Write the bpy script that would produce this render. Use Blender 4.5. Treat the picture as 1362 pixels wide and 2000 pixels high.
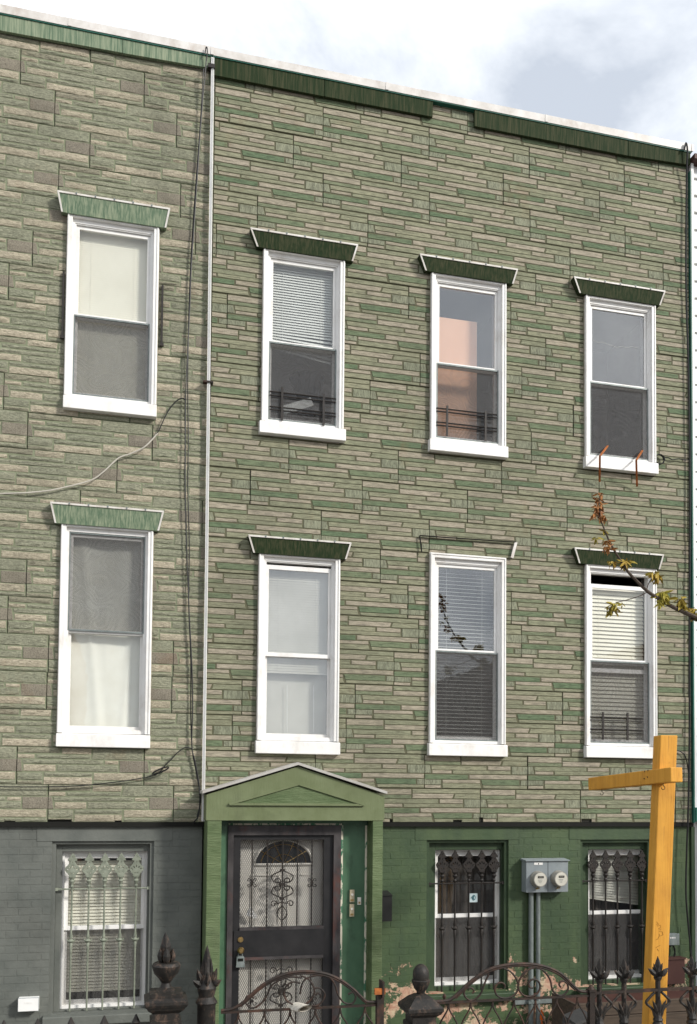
import bpy, bmesh, math, random
from mathutils import Vector, Matrix
random.seed(11)
sc = bpy.context.scene
for o in list(bpy.data.objects): bpy.data.objects.remove(o)

# ------------------------------------------------------------------ camera
F, CX, CY = 1750.0, 681.0, 1478.15
RX = Vector((0.97169423, 0.01801655, 0.23555408))     # world axes seen in the camera's frame (right, down, forward)
RY = Vector((-0.23606264, 0.03519306, 0.97110034))
RZ = Vector((0.00920601, -0.99921812, 0.03844993))
CAM = Vector((-0.7075, -9.0, 2.65))
cd = bpy.data.cameras.new('camera'); cam = bpy.data.objects.new('camera', cd); sc.collection.objects.link(cam)
sc.camera = cam
cd.sensor_fit = 'VERTICAL'; cd.sensor_height = 36.0; cd.sensor_width = 24.5
cd.lens = F / 2000.0 * 36.0
cd.shift_x = (681.0 - CX) / 2000.0
cd.shift_y = (CY - 1000.0) / 2000.0
cd.clip_end = 500.0
right = Vector((RX[0], RY[0], RZ[0])); down = Vector((RX[1], RY[1], RZ[1])); fwd = Vector((RX[2], RY[2], RZ[2]))
m = Matrix((right, -down, -fwd)).transposed().to_4x4(); m.translation = CAM
cam.matrix_world = m

def at(u, v, Y=0.0):
    """point on the vertical plane y=Y that the photograph shows at (u, v)"""
    c = Vector((u - CX, v - CY, F))
    d = Vector((RX.dot(c), RY.dot(c), RZ.dot(c)))
    return CAM + d * ((Y - CAM.y) / d.y)
def pix(p):
    q = Vector(p) - CAM
    c = RX * q.x + RY * q.y + RZ * q.z
    return CX + F * c.x / c.z, CY + F * c.y / c.z

# ------------------------------------------------------------------ sky, sun, exposure
SUN_EL, SUN_AZ = math.radians(31), math.radians(47)     # azimuth measured from the facade's normal towards the right
w = bpy.data.worlds.new('World'); sc.world = w; w.use_nodes = True
nt = w.node_tree; nt.nodes.clear()
def N(nt, t, **kw):
    n = nt.nodes.new(t)
    for k, v in kw.items():
        if k in n.inputs.keys(): n.inputs[k].default_value = v
        else: setattr(n, k, v)
    return n
sky = N(nt, 'ShaderNodeTexSky', sky_type='NISHITA', sun_disc=False)
sky.sun_elevation = SUN_EL; sky.sun_rotation = math.pi - SUN_AZ; sky.air_density = 1.2; sky.dust_density = 2.0
tc = N(nt, 'ShaderNodeTexCoord')
mp = N(nt, 'ShaderNodeMapping'); mp.inputs['Scale'].default_value = (1, 1, 1.7); mp.inputs['Location'].default_value = (5.2, 0.4, 2.6)
nz = N(nt, 'ShaderNodeTexNoise', Scale=2.6, Detail=7.0, Roughness=0.6, Distortion=0.4)
nt.links.new(tc.outputs['Generated'], mp.inputs['Vector']); nt.links.new(mp.outputs[0], nz.inputs['Vector'])
cr = N(nt, 'ShaderNodeValToRGB')
cr.color_ramp.elements[0].position = 0.36; cr.color_ramp.elements[0].color = (0.40, 0.435, 0.49, 1)
cr.color_ramp.elements[1].position = 0.62; cr.color_ramp.elements[1].color = (0.86, 0.88, 0.90, 1)
nt.links.new(nz.outputs[0], cr.inputs[0])
bg1 = N(nt, 'ShaderNodeBackground', Strength=0.10); nt.links.new(sky.outputs[0], bg1.inputs[0])
bg2 = N(nt, 'ShaderNodeBackground', Strength=1.05); nt.links.new(cr.outputs[0], bg2.inputs[0])
mx = N(nt, 'ShaderNodeMixShader', Fac=0.9)
nt.links.new(bg1.outputs[0], mx.inputs[1]); nt.links.new(bg2.outputs[0], mx.inputs[2])
wo = N(nt, 'ShaderNodeOutputWorld'); nt.links.new(mx.outputs[0], wo.inputs[0])
sl = bpy.data.lights.new('sun', 'SUN'); sl.energy = 2.4; sl.angle = math.radians(8.0); sl.color = (1.0, 0.96, 0.90)
sun = bpy.data.objects.new('sun', sl); sc.collection.objects.link(sun)
sdir = Vector((math.sin(SUN_AZ) * math.cos(SUN_EL), -math.cos(SUN_AZ) * math.cos(SUN_EL), math.sin(SUN_EL)))
sun.rotation_euler = (-sdir).to_track_quat('-Z', 'Y').to_euler(); sun.location = sdir * 40
vs = sc.view_settings
vs.view_transform = 'Standard'; vs.look = 'None'; vs.gamma = 1.0; vs.use_curve_mapping = False; vs.exposure = 0.72

# ------------------------------------------------------------------ helpers
WL = {}
COL = sc.collection
class MB:
    def __init__(s): s.v = []; s.f = []; s.t = []
    def add(s, vs_, fs, tint=None):
        b = len(s.v); s.v += [Vector(p) for p in vs_]; s.f += [[i + b for i in f] for f in fs]
        if tint is not None: s.t += [tint] * len(fs)
    def box(s, x0, x1, y0, y1, z0, z1):
        s.hexa([(x0,y0,z0),(x1,y0,z0),(x1,y1,z0),(x0,y1,z0),(x0,y0,z1),(x1,y0,z1),(x1,y1,z1),(x0,y1,z1)]); return s
    def hexa(s, p):
        s.add(p, [[0,3,2,1],[4,5,6,7],[0,1,5,4],[1,2,6,5],[2,3,7,6],[3,0,4,7]]); return s
    def ring(s, x0, x1, z0, z1, l, r, t, b, y0, y1):
        s.box(x0, x0+l, y0, y1, z0, z1); s.box(x1-r, x1, y0, y1, z0, z1)
        if t: s.box(x0+l, x1-r, y0, y1, z1-t, z1)
        if b: s.box(x0+l, x1-r, y0, y1, z0, z0+b)
        return s
    def prism(s, poly, y0, y1):
        n = len(poly)
        s.add([(x, y0, z) for x, z in poly] + [(x, y1, z) for x, z in poly],
              [list(range(n)), list(range(2*n-1, n-1, -1))] + [[i, i+n, (i+1) % n + n, (i+1) % n] for i in range(n)]); return s
    def tube(s, pts, r, n=6, closed=False):
        pts = [Vector(p) for p in pts]; k = len(pts)
        rr = r if isinstance(r, (list, tuple)) else [r] * k
        vs_, fs = [], []
        prev = None
        for i, p in enumerate(pts):
            a = pts[(i-1) % k] if (closed or i > 0) else p
            b = pts[(i+1) % k] if (closed or i < k-1) else p
            t = (b - a)
            t = t.normalized() if t.length > 1e-9 else Vector((0, 0, 1))
            if prev is None:
                u = t.cross(Vector((0, 1, 0)));
                if u.length < 1e-3: u = t.cross(Vector((1, 0, 0)))
            else:
                u = prev - t * prev.dot(t)
            u.normalize(); prev = u; q = t.cross(u)
            for j in range(n):
                a_ = 2 * math.pi * (j + .5) / n
                vs_.append(p + (u * math.cos(a_) + q * math.sin(a_)) * rr[i])
        for i in range(k if closed else k-1):
            for j in range(n):
                fs.append([i*n+j, i*n+(j+1) % n, ((i+1) % k)*n+(j+1) % n, ((i+1) % k)*n+j])
        if not closed: fs += [list(range(n-1, -1, -1)), list(range((k-1)*n, k*n))]
        s.add(vs_, fs); return s
    def lathe(s, prof, x, y, n=12, rot=0.0):
        vs_, fs = [], []
        for r, z in prof:
            for j in range(n):
                a = 2 * math.pi * (j + .5) / n + rot
                vs_.append((x + r * math.cos(a), y + r * math.sin(a), z))
        for i in range(len(prof)-1):
            for j in range(n):
                fs.append([i*n+j, i*n+(j+1) % n, (i+1)*n+(j+1) % n, (i+1)*n+j])
        fs += [list(range(n-1, -1, -1)), list(range((len(prof)-1)*n, len(prof)*n))]
        s.add(vs_, fs); return s
    def disc(s, c, axis, r, h, n=20, r2=None):
        a = Vector(axis).normalized(); c = Vector(c)
        u = a.cross(Vector((0, 0, 1)));
        if u.length < 1e-3: u = Vector((1, 0, 0))
        u.normalize(); q = a.cross(u); r2 = r if r2 is None else r2
        vs_ = [c + (u*math.cos(2*math.pi*i/n) + q*math.sin(2*math.pi*i/n))*r for i in range(n)]
        vs_ += [c + a*h + (u*math.cos(2*math.pi*i/n) + q*math.sin(2*math.pi*i/n))*r2 for i in range(n)]
        s.add(vs_, [list(range(n)), list(range(2*n-1, n-1, -1))] + [[i, (i+1) % n, (i+1) % n+n, i+n] for i in range(n)]); return s
    def bar(s, p0, p1, w, h, up=(0, 0, 1)):
        p0, p1 = Vector(p0), Vector(p1); t = (p1-p0).normalized(); sd = t.cross(Vector(up)).normalized(); u = sd.cross(t)
        a, b = sd*w/2, u*h/2
        s.hexa([p0-a-b, p0+a-b, p1+a-b, p1-a-b, p0-a+b, p0+a+b, p1+a+b, p1-a+b]); return s
    def leaf(s, base, tip, width, thick, out=(0, -1, 0), bend=0.0):
        """a pointed cast leaf between two points"""
        base, tip = Vector(base), Vector(tip); t = tip-base; o = Vector(out).normalized()
        sd = t.cross(o).normalized(); o = sd.cross(t).normalized()
        pr, pl, vs_ = [], [], []
        for k, wd in ((0, .35), (.3, .95), (.55, 1.0), (.8, .55), (1.0, .02)):
            c = base + t*k + o*bend*math.sin(k*math.pi)
            vs_ += [c-sd*width*wd/2, c+o*thick*.5*(wd+.3), c+sd*width*wd/2, c-o*thick*.5*(wd+.3)]
        fs = []
        for i in range(4):
            for j in range(4): fs.append([i*4+j, i*4+(j+1) % 4, (i+1)*4+(j+1) % 4, (i+1)*4+j])
        fs += [[3, 2, 1, 0], [16, 17, 18, 19]]
        s.add(vs_, fs); return s
    def mesh(s, name, off=Vector((0, 0, 0))):
        me = bpy.data.meshes.new(name)
        me.from_pydata([tuple(p-off) for p in s.v], [], s.f)
        if s.t:
            a = me.attributes.new('tint', 'FLOAT', 'FACE'); a.data.foreach_set('value', s.t)
        bm = bmesh.new(); bm.from_mesh(me); bmesh.ops.recalc_face_normals(bm, faces=bm.faces); bm.to_mesh(me); bm.free()
        return me
    def bounds(s):
        xs = [p.x for p in s.v]; ys = [p.y for p in s.v]; zs = [p.z for p in s.v]
        return Vector(((min(xs)+max(xs))/2, (min(ys)+max(ys))/2, min(zs)))

def place(name, me, loc, parent=None, mats=None):
    o = bpy.data.objects.new(name, me)
    if mats is not None and not me.materials: me.materials.append(mats)
    COL.objects.link(o); WL[o.name] = Vector(loc)
    o.location = Vector(loc) - (WL[parent.name] if parent else Vector((0, 0, 0)))
    if parent: o.parent = parent
    return o
def obj(name, mb, mat, parent=None, smooth=False):
    off = mb.bounds(); me = mb.mesh(name, off); me.materials.append(mat)
    if smooth:
        for p in me.polygons: p.use_smooth = True
        try: me.set_sharp_from_angle(angle=math.radians(40))
        except Exception: pass
    return place(name, me, off, parent)
def empty(name, loc):
    o = bpy.data.objects.new(name, None); COL.objects.link(o); o.location = loc; o.empty_display_size = .2
    WL[o.name] = Vector(loc); return o
def tag(o, label, cat, group=None):
    o['label'] = label; o['category'] = cat
    if group: o['group'] = group
    return o
def struct(name, mb, mat):
    o = obj(name, mb, mat); o['kind'] = 'structure'; return o
def smoothpath(pts, n=6):
    """Catmull-Rom through the points"""
    P = [Vector(p) for p in pts]; P = [P[0]*2-P[1]] + P + [P[-1]*2-P[-2]]; out = []
    for i in range(1, len(P)-2):
        for k in range(n):
            t = k/n; a, b, c, d = P[i-1], P[i], P[i+1], P[i+2]
            out.append(.5*((2*b) + (c-a)*t + (2*a-5*b+4*c-d)*t*t + (3*b-a-3*c+d)*t**3))
    out.append(P[-2]); return out

# ------------------------------------------------------------------ materials
def hexc(r, g, b, k=1.0):
    f = lambda c: ((c/255)/12.92 if c <= 10 else ((c/255+.055)/1.055)**2.4)
    return (f(r)*k, f(g)*k, f(b)*k, 1)
def newmat(name):
    m_ = bpy.data.materials.new(name); m_.use_nodes = True; nt = m_.node_tree; nt.nodes.clear()
    out = N(nt, 'ShaderNodeOutputMaterial'); bs = N(nt, 'ShaderNodeBsdfPrincipled')
    nt.links.new(bs.outputs[0], out.inputs[0]); return m_, nt, bs
def noise(nt, scale, detail=5.0, rough=.6, vec=(1, 1, 1), dist=0.0, loc=(0, 0, 0)):
    g = N(nt, 'ShaderNodeNewGeometry'); mp = N(nt, 'ShaderNodeMapping'); mp.inputs['Scale'].default_value = vec; mp.inputs['Location'].default_value = loc
    nt.links.new(g.outputs['Position'], mp.inputs['Vector'])
    n = N(nt, 'ShaderNodeTexNoise', Scale=scale, Detail=detail, Roughness=rough, Distortion=dist)
    nt.links.new(mp.outputs[0], n.inputs['Vector']); return n.outputs[0]
def ramp(nt, src, stops):
    r = N(nt, 'ShaderNodeValToRGB'); nt.links.new(src, r.inputs[0]); e = r.color_ramp.elements
    while len(e) < len(stops): e.new(.5)
    for i, (p, c) in enumerate(stops): e[i].position = p; e[i].color = c if isinstance(c, (tuple, list)) else (c, c, c, 1)
    return r.outputs[0]
def mixc(nt, fac, a, b, mode='MIX'):
    n = N(nt, 'ShaderNodeMix', data_type='RGBA', blend_type=mode)
    for s_, v in ((n.inputs[0], fac), (n.inputs[6], a), (n.inputs[7], b)):
        if hasattr(v, 'links'): nt.links.new(v, s_)
        else: s_.default_value = v
    return n.outputs[2]
def math_(nt, op, a, b=0.0, clamp=False):
    n = N(nt, 'ShaderNodeMath', operation=op, use_clamp=clamp)
    for s_, v in ((n.inputs[0], a), (n.inputs[1], b)):
        if hasattr(v, 'links'): nt.links.new(v, s_)
        else: s_.default_value = v
    return n.outputs[0]
def bump(nt, bs, h, strength=.5, dist=.01):
    b = N(nt, 'ShaderNodeBump', Strength=strength, Distance=dist); nt.links.new(h, b.inputs['Height']); nt.links.new(b.outputs[0], bs.inputs['Normal'])
def mat(name, a, b=None, scale=8.0, vec=(1, 1, 1), lo=.35, hi=.65, rough=.6, bmp=0.0, bscale=None, bvec=None, bdist=.01, metal=0.0, spec=.3, detail=5.0, dirt=0.0, dirtc=(.03, .025, .02, 1), dscale=2.0):
    m_, nt, bs = newmat(name)
    b = b or tuple(c*.8 for c in a[:3]) + (1,)
    c = ramp(nt, noise(nt, scale, detail, .6, vec), [(lo, a), (hi, b)])
    if dirt:
        d = ramp(nt, noise(nt, dscale, 8, .7, (1, 1, .6), loc=(3, 7, 1)), [(.52, 0.0), (.72, dirt)])
        c = mixc(nt, d, c, dirtc)
    nt.links.new(c, bs.inputs['Base Color'])
    bs.inputs['Roughness'].default_value = rough; bs.inputs['Metallic'].default_value = metal; bs.inputs['Specular IOR Level'].default_value = spec
    if bmp: bump(nt, bs, noise(nt, bscale or scale, 6, .65, bvec or vec), bmp, bdist)
    return m_
def stonemat(name, a, b, gvec, gscale, bstr, bdist, c3=None):
    m_, nt, bs = newmat(name)
    oi = N(nt, 'ShaderNodeObjectInfo'); at_ = N(nt, 'ShaderNodeAttribute', attribute_name='tint')
    t = math_(nt, 'FRACT', math_(nt, 'ADD', oi.outputs['Random'], at_.outputs['Fac']))
    base = mixc(nt, t, a, b)
    g = noise(nt, gscale, 6, .7, gvec, .6)
    base = mixc(nt, ramp(nt, g, [(.36, .75), (.54, 0.0)]), base, tuple(x*.42 for x in a[:3]) + (1,))
    base = mixc(nt, ramp(nt, g, [(.54, 0.0), (.72, .6)]), base, tuple(min(1, x*1.45) for x in a[:3]) + (1,))
    sp = noise(nt, 150, 3, .7)
    base = mixc(nt, ramp(nt, sp, [(.32, .5), (.42, 0.0)]), base, (.05, .05, .035, 1))
    # weathering: broad soot and a few rusty washes
    d = noise(nt, .9, 8, .7, (1, 1, .5), loc=(1, 2, 5))
    base = mixc(nt, ramp(nt, d, [(.5, 0.0), (.75, .5)]), base, (.075, .075, .055, 1))
    ru = noise(nt, 1.3, 7, .7, (1.2, 1, .8), loc=(8, 3, 2))
    base = mixc(nt, ramp(nt, ru, [(.60, 0.0), (.72, .35)]), base, (.20, .11, .055, 1))
    nt.links.new(base, bs.inputs['Base Color']); bs.inputs['Roughness'].default_value = .85; bs.inputs['Specular IOR Level'].default_value = .2
    bump(nt, bs, g, bstr, bdist); return m_

M = {}
# right house siding
GV = (3, 3, 20)
M['r_tan'] = stonemat('stone_tan', hexc(172,163,145,.87), hexc(158,151,132,.87), GV, 3.4, .6, .006)
M['r_gg'] = stonemat('stone_grey_green', hexc(152,151,126,.84), hexc(139,142,117,.84), GV, 3.4, .6, .006)
M['r_gr'] = stonemat('stone_green', hexc(104,122,94,.84), hexc(122,132,104,.84), GV, 3.4, .55, .006)
M['r_dg'] = stonemat('stone_dull_green', hexc(122,131,105,.84), hexc(132,138,111,.84), GV, 3.4, .55, .006)
M['r_wv'] = stonemat('stone_ribbed', hexc(148,150,128,.82), hexc(138,142,120,.82), (17, 17, 5), 2.8, .9, .010)
M['r_back'] = mat('siding_backing_green', hexc(108,106,84,.80), hexc(94,94,72,.80), 14, rough=.9, bmp=.3, dirt=.4)
# left house siding
GL = (7, 7, 20)
M['l_lt'] = stonemat('rock_light_tan', hexc(192,182,160,.86), hexc(176,168,146,.86), GL, 4.0, .9, .012)
M['l_gg'] = stonemat('rock_grey_green', hexc(160,160,138,.82), hexc(150,152,130,.82), GL, 4.0, .9, .012)
M['l_dk'] = stonemat('rock_brown_grey', hexc(142,135,121,.80), hexc(150,143,127,.80), (24, 24, 24), 4.0, .6, .008)
M['l_gy'] = stonemat('rock_dull_grey', hexc(152,147,128,.80), hexc(156,154,132,.80), GL, 4.0, .8, .010)
M['l_back'] = mat('siding_backing_sage', hexc(140,146,120,.84), hexc(124,130,104,.84), 14, rough=.9, bmp=.3, dirt=.4)
M['wallcore'] = mat('dark_wall_core', (.025, .025, .02, 1), rough=.95)
M['white'] = mat('white_vinyl', (.80, .79, .77, 1), (.76, .75, .72, 1), 6, rough=.45, spec=.4, dirt=.45, dirtc=(.42, .37, .31, 1), dscale=4)
M['coping'] = mat('coping_metal', (.72, .70, .67, 1), (.55, .52, .48, 1), 5, rough=.4, dirt=.5, dirtc=(.35, .26, .2, 1), dscale=4)
M['trim'] = mat('hood_trim_metal', (.70, .68, .64, 1), (.52, .48, .43, 1), 9, rough=.45)
HV = (40, 40, .35)
M['hood_r'] = mat('hood_panel_dark_green', (.018, .032, .013, 1), (.055, .058, .030, 1), 1.6, HV, .42, .66, rough=.75, spec=.1, bmp=.5, bdist=.006)
M['hood_l'] = mat('hood_panel_sage', (.10, .155, .095, 1), (.26, .30, .20, 1), 1.6, HV, .40, .66, rough=.6, bmp=.5, bdist=.006)
M['gable'] = mat('gable_flashing', (.46, .45, .42, 1), (.36, .34, .31, 1), 9, rough=.5)
M['caulk'] = mat('old_caulk', (.40, .37, .30, 1), (.22, .20, .16, 1), 14, rough=.8)
M['black'] = mat('black_rubber', (.012, .012, .012, 1), (.02, .02, .02, 1), rough=.5)
M['shadow_and_trim'] = mat('shadow_trim_black', (.01, .01, .008, 1), rough=.9)  # near-black for the painted siding shadow and the black hood remnants
M['wire_white'] = mat('cream_wire', (.55, .52, .45, 1), rough=.5)
M['brick_l'] = mat('grey_paint', hexc(112,115,109,.85), hexc(96,100,95,.85), 3, rough=.6, bmp=.45, bscale=30, bdist=.008, spec=.35, dirt=.25, dscale=1.5)
M['iron_grey'] = mat('grey_painted_iron', hexc(150,156,140,.8), hexc(120,126,112,.8), 20, rough=.5, bmp=.3)
M['iron'] = mat('black_iron', (.018, .016, .015, 1), (.03, .024, .02, 1), 25, rough=.5, bmp=.5, bscale=60, bdist=.003)
M['iron_rust'] = mat('rusty_iron', (.022, .016, .013, 1), (.070, .034, .022, 1), 14, lo=.45, hi=.72, rough=.65, bmp=.6, bscale=70, bdist=.003)
M['iron_peel'] = mat('peeling_cast_iron', (.014, .013, .012, 1), (.024, .021, .018, 1), 30, rough=.55, bmp=.7, bscale=50, bdist=.004, dirt=.55, dirtc=(.22, .14, .10, 1), dscale=22)
M['rust'] = mat('orange_rust', (.42, .13, .03, 1), (.22, .07, .02, 1), 22, rough=.8, bmp=.5)
M['pgreen'] = mat('portico_green', hexc(122,132,97,.80), hexc(110,120,84,.80), 5, rough=.55, bmp=.5, bscale=6, bvec=(10, 10, 1), bdist=.006, dirt=.3, dscale=3)
M['pgreen_h'] = mat('pilaster_cracked_green', hexc(112,128,90,.80), hexc(92,110,72,.80), 4, (1, 1, 3), rough=.6, bmp=.9, bscale=4, bvec=(2, 2, 26), bdist=.012, dirt=.35, dscale=4)
M['teal'] = mat('panel_teal_green', hexc(84,118,90,.85), hexc(68,102,76,.85), 4, (1, 1, .6), rough=.45, spec=.4, dirt=.85, dirtc=(.012, .02, .015, 1), dscale=3.2)
M['peelwhite'] = mat('peeled_cream_paint', (.62, .58, .47, 1), (.06, .17, .10, 1), 22, (1, 1, .5), .5, .56, rough=.8)
M['doorframe'] = mat('dark_steel_frame', hexc(86,82,82,.75), hexc(44,41,43,.75), 5, (1, 1, .5), rough=.5, dirt=.95, dirtc=(.10, .030, .018, 1), dscale=4.5, bmp=.2, bscale=30)
M['doormetal'] = mat('black_steel_door', (.012, .012, .013, 1), (.022, .021, .022, 1), 5, rough=.45)
M['doorwhite'] = mat('cream_door', (.80, .77, .70, 1), (.72, .69, .62, 1), 3, rough=.5, dirt=.25, dirtc=(.2, .16, .1, 1), dscale=3)
M['brass'] = mat('brass', (.60, .42, .18, 1), (.45, .3, .12, 1), 12, rough=.3, metal=1.0)
M['beige'] = mat('beige_plastic', (.50, .43, .30, 1), (.40, .34, .23, 1), 15, rough=.5)
M['yellow'] = mat('yellow_painted_wood', (.70, .35, .055, 1), (.60, .28, .040, 1), 3, (3, 3, .5), rough=.55, bmp=.35, bscale=5, bvec=(8, 8, .8), bdist=.004, dirt=.4, dirtc=(.22, .09, .015, 1), dscale=5)
def yellowmat():
    m_, nt, bs = newmat('yellow_painted_wood')
    c = ramp(nt, noise(nt, 3, 6, .6, (6, 6, .5)), [(.35, (.70, .35, .055, 1)), (.65, (.60, .28, .040, 1))])
    c = mixc(nt, ramp(nt, noise(nt, 2.2, 7, .7, (1, 1, 1), loc=(3, 1, 4)), [(.48, 0.0), (.72, .55)]), c, (.42, .19, .035, 1))
    g = noise(nt, 4, 4, .6, (22, 22, .8), .3)
    c = mixc(nt, ramp(nt, g, [(.30, .7), (.40, 0.0)]), c, (.30, .13, .03, 1))
    k = noise(nt, 7, 2, .5, (1, 1, .55), loc=(6, 2, 9))
    c = mixc(nt, ramp(nt, k, [(.72, 0.0), (.76, .7)]), c, (.16, .07, .02, 1))
    ch = noise(nt, 30, 8, .75, (1, 1, .35), loc=(2, 2, 2))
    c = mixc(nt, ramp(nt, ch, [(.70, 0.0), (.715, 1.0)]), c, (.20, .15, .10, 1))
    nt.links.new(c, bs.inputs['Base Color']); bs.inputs['Roughness'].default_value = .6; bs.inputs['Specular IOR Level'].default_value = .25
    bump(nt, bs, g, .5, .005); return m_
M['yellow'] = yellowmat()
M['pencil'] = mat('pencil_mark', (.20, .09, .012, 1), rough=.8)
M['meterbox'] = mat('grey_meter_enamel', hexc(150,158,160,.85), hexc(138,146,150,.85), 6, rough=.4, dirt=.3, dscale=6)
M['conduit'] = mat('galvanised_pipe', hexc(138,146,144,.85), hexc(112,120,118,.85), 20, (1, 1, .4), rough=.45, metal=.2)
M['meterface'] = mat('meter_dial', (.62, .60, .52, 1), rough=.5)
M['meterring'] = mat('meter_ring', (.42, .40, .35, 1), rough=.35, metal=.5)
M['lcd'] = mat('lcd_black', (.01, .012, .01, 1), rough=.2)
M['label'] = mat('paper_label', (.78, .77, .74, 1), rough=.7)
M['paper'] = mat('newsprint', (.66, .62, .54, 1), (.45, .42, .36, 1), 40, rough=.9)
M['sticker'] = mat('pale_blue_sticker', (.55, .66, .68, 1), rough=.5)
M['stickermark'] = mat('teal_print', (.04, .16, .19, 1), rough=.5)
M['blind'] = mat('blind_cream', (.80, .76, .64, 1), (.74, .70, .58, 1), 3, rough=.5)
M['blind_w'] = mat('blind_white', (.66, .66, .62, 1), (.60, .60, .56, 1), 3, rough=.5)
M['blind_g'] = mat('blind_grey', (.50, .48, .42, 1), (.44, .42, .36, 1), 3, rough=.5)
M['sheet'] = mat('white_bed_sheet', (.80, .78, .70, 1), (.74, .71, .62, 1), 4, rough=.9)
M['darkcurtain'] = mat('dark_curtain', (.10, .085, .075, 1), (.06, .052, .047, 1), 3, (14, 14, .6), rough=.9)
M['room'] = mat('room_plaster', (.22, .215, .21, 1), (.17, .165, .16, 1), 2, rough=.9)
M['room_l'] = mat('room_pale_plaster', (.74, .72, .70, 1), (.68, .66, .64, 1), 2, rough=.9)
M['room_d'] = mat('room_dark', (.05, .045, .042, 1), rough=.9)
M['peach'] = mat('peach_wall', (.86, .50, .33, 1), (.80, .45, .29, 1), 2, rough=.8)
M['clap'] = mat('white_clapboard', (.80, .80, .78, 1), (.74, .74, .72, 1), 4, rough=.5, dirt=.2, dirtc=(.4, .4, .38, 1))
M['tealtrim'] = mat('teal_trim', (.02, .11, .08, 1), rough=.5)
M['brownbox'] = mat('brown_box', (.055, .022, .018, 1), (.07, .03, .022, 1), 6, rough=.6)
M['plank'] = mat('weathered_plank', (.085, .062, .045, 1), (.05, .038, .028, 1), 3, (1, 6, 12), rough=.9, bmp=.5)
M['concrete'] = mat('concrete', (.27, .26, .24, 1), (.20, .19, .175, 1), 2.5, rough=.9, bmp=.3, bscale=40, dirt=.4)
M['asphalt'] = mat('asphalt', (.05, .05, .05, 1), (.065, .064, .062, 1), 30, rough=.9, bmp=.5, bscale=120)
M['bark'] = mat('bark', (.055, .040, .030, 1), (.09, .07, .055, 1), 18, (1, 1, .3), rough=.9, bmp=.7)
M['leaf'] = mat('young_leaf', (.31, .27, .035, 1), (.34, .22, .035, 1), 4, rough=.6)
M['leaf_r'] = mat('reddish_young_leaf', (.33, .15, .04, 1), (.25, .10, .03, 1), 4, rough=.6)
M['cushion'] = mat('dark_fabric', (.018, .018, .019, 1), rough=.9)
M['farbrick'] = mat('far_brick', (.30, .15, .10, 1), (.22, .11, .08, 1), 20, rough=.9)
M['fardark'] = mat('far_dark_shingle', (.045, .04, .04, 1), rough=.9)
M['farglass'] = mat('far_window_glass', (.03, .035, .04, 1), rough=.1, spec=.6)
M['orange'] = mat('orange_plastic', (.70, .13, .015, 1), rough=.5)

# green painted brick that has flaked off near the ground
def greenbrick():
    m_, nt, bs = newmat('green_paint_peeling')
    paint = ramp(nt, noise(nt, 2.2, 6, .6, (1, 1, .6)), [(.35, hexc(84,102,66,.80)), (.65, hexc(64,86,55,.78))])
    paint = mixc(nt, ramp(nt, noise(nt, 1.1, 8, .7, (2.5, 1, .35), loc=(4, 4, 4)), [(.5, 0.0), (.7, .55)]), paint, hexc(42,60,46,.8))
    oi = N(nt, 'ShaderNodeObjectInfo')
    paint = mixc(nt, math_(nt, 'MULTIPLY', oi.outputs['Random'], .35), paint, hexc(52,74,48,.78))
    g = N(nt, 'ShaderNodeNewGeometry'); sx = N(nt, 'ShaderNodeSeparateXYZ'); nt.links.new(g.outputs['Position'], sx.inputs[0])
    hz = math_(nt, 'MULTIPLY', math_(nt, 'SUBTRACT', .98, sx.outputs[2]), .36)
    hz = math_(nt, 'MINIMUM', hz, .14)
    pn = noise(nt, 4.2, 12, .74, (1, 1, 1.25), .3, loc=(2.3, 0, 1.1))
    fac = ramp(nt, math_(nt, 'ADD', pn, hz), [(.640, 0.0), (.650, 1.0)])
    bare = ramp(nt, noise(nt, 9, 6, .7), [(.36, hexc(206,192,160,.80)), (.54, hexc(196,158,134,.80)), (.70, hexc(150,90,70,.80))])
    spots = ramp(nt, noise(nt, 13, 4, .6, (1, 1, 2.2), loc=(5, 1, 3)), [(.745, 0.0), (.76, 1.0)])
    fac = math_(nt, 'MAXIMUM', fac, spots)
    nt.links.new(mixc(nt, fac, paint, bare), bs.inputs['Base Color'])
    rg = math_(nt, 'ADD', math_(nt, 'MULTIPLY', fac, .35), .5); nt.links.new(rg, bs.inputs['Roughness'])
    h = math_(nt, 'SUBTRACT', math_(nt, 'MULTIPLY', noise(nt, 26, 6, .65), .6), math_(nt, 'MULTIPLY', fac, .9))
    bump(nt, bs, h, .55, .009); return m_
M['brick_r'] = greenbrick()
M['green_trim'] = mat('green_painted_wood', hexc(68,86,60,.80), hexc(54,72,52,.80), 5, (1, 1, .5), rough=.5, bmp=.4, bscale=30, dirt=.3)
def glassmat(name, tint=(.96, .97, .97, 1), boost=.12):
    m_ = bpy.data.materials.new(name); m_.use_nodes = True; nt = m_.node_tree; nt.nodes.clear()
    out = N(nt, 'ShaderNodeOutputMaterial'); tr = N(nt, 'ShaderNodeBsdfTransparent', Color=tint); gl = N(nt, 'ShaderNodeBsdfGlossy', Roughness=.015, Color=(.95, .97, 1, 1))
    fr = N(nt, 'ShaderNodeLayerWeight', Blend=.5); f = math_(nt, 'ADD', math_(nt, 'POWER', fr.outputs['Facing'], 4.0), boost, True)
    b = N(nt, 'ShaderNodeBump', Strength=.15, Distance=.004); nt.links.new(noise(nt, 2.5, 3), b.inputs['Height'])
    nt.links.new(b.outputs[0], gl.inputs['Normal'])
    mx = N(nt, 'ShaderNodeMixShader'); nt.links.new(f, mx.inputs[0]); nt.links.new(tr.outputs[0], mx.inputs[1]); nt.links.new(gl.outputs[0], mx.inputs[2])
    nt.links.new(mx.outputs[0], out.inputs[0]); return m_
M['glass'] = glassmat('window_glass', boost=.05)
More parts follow.
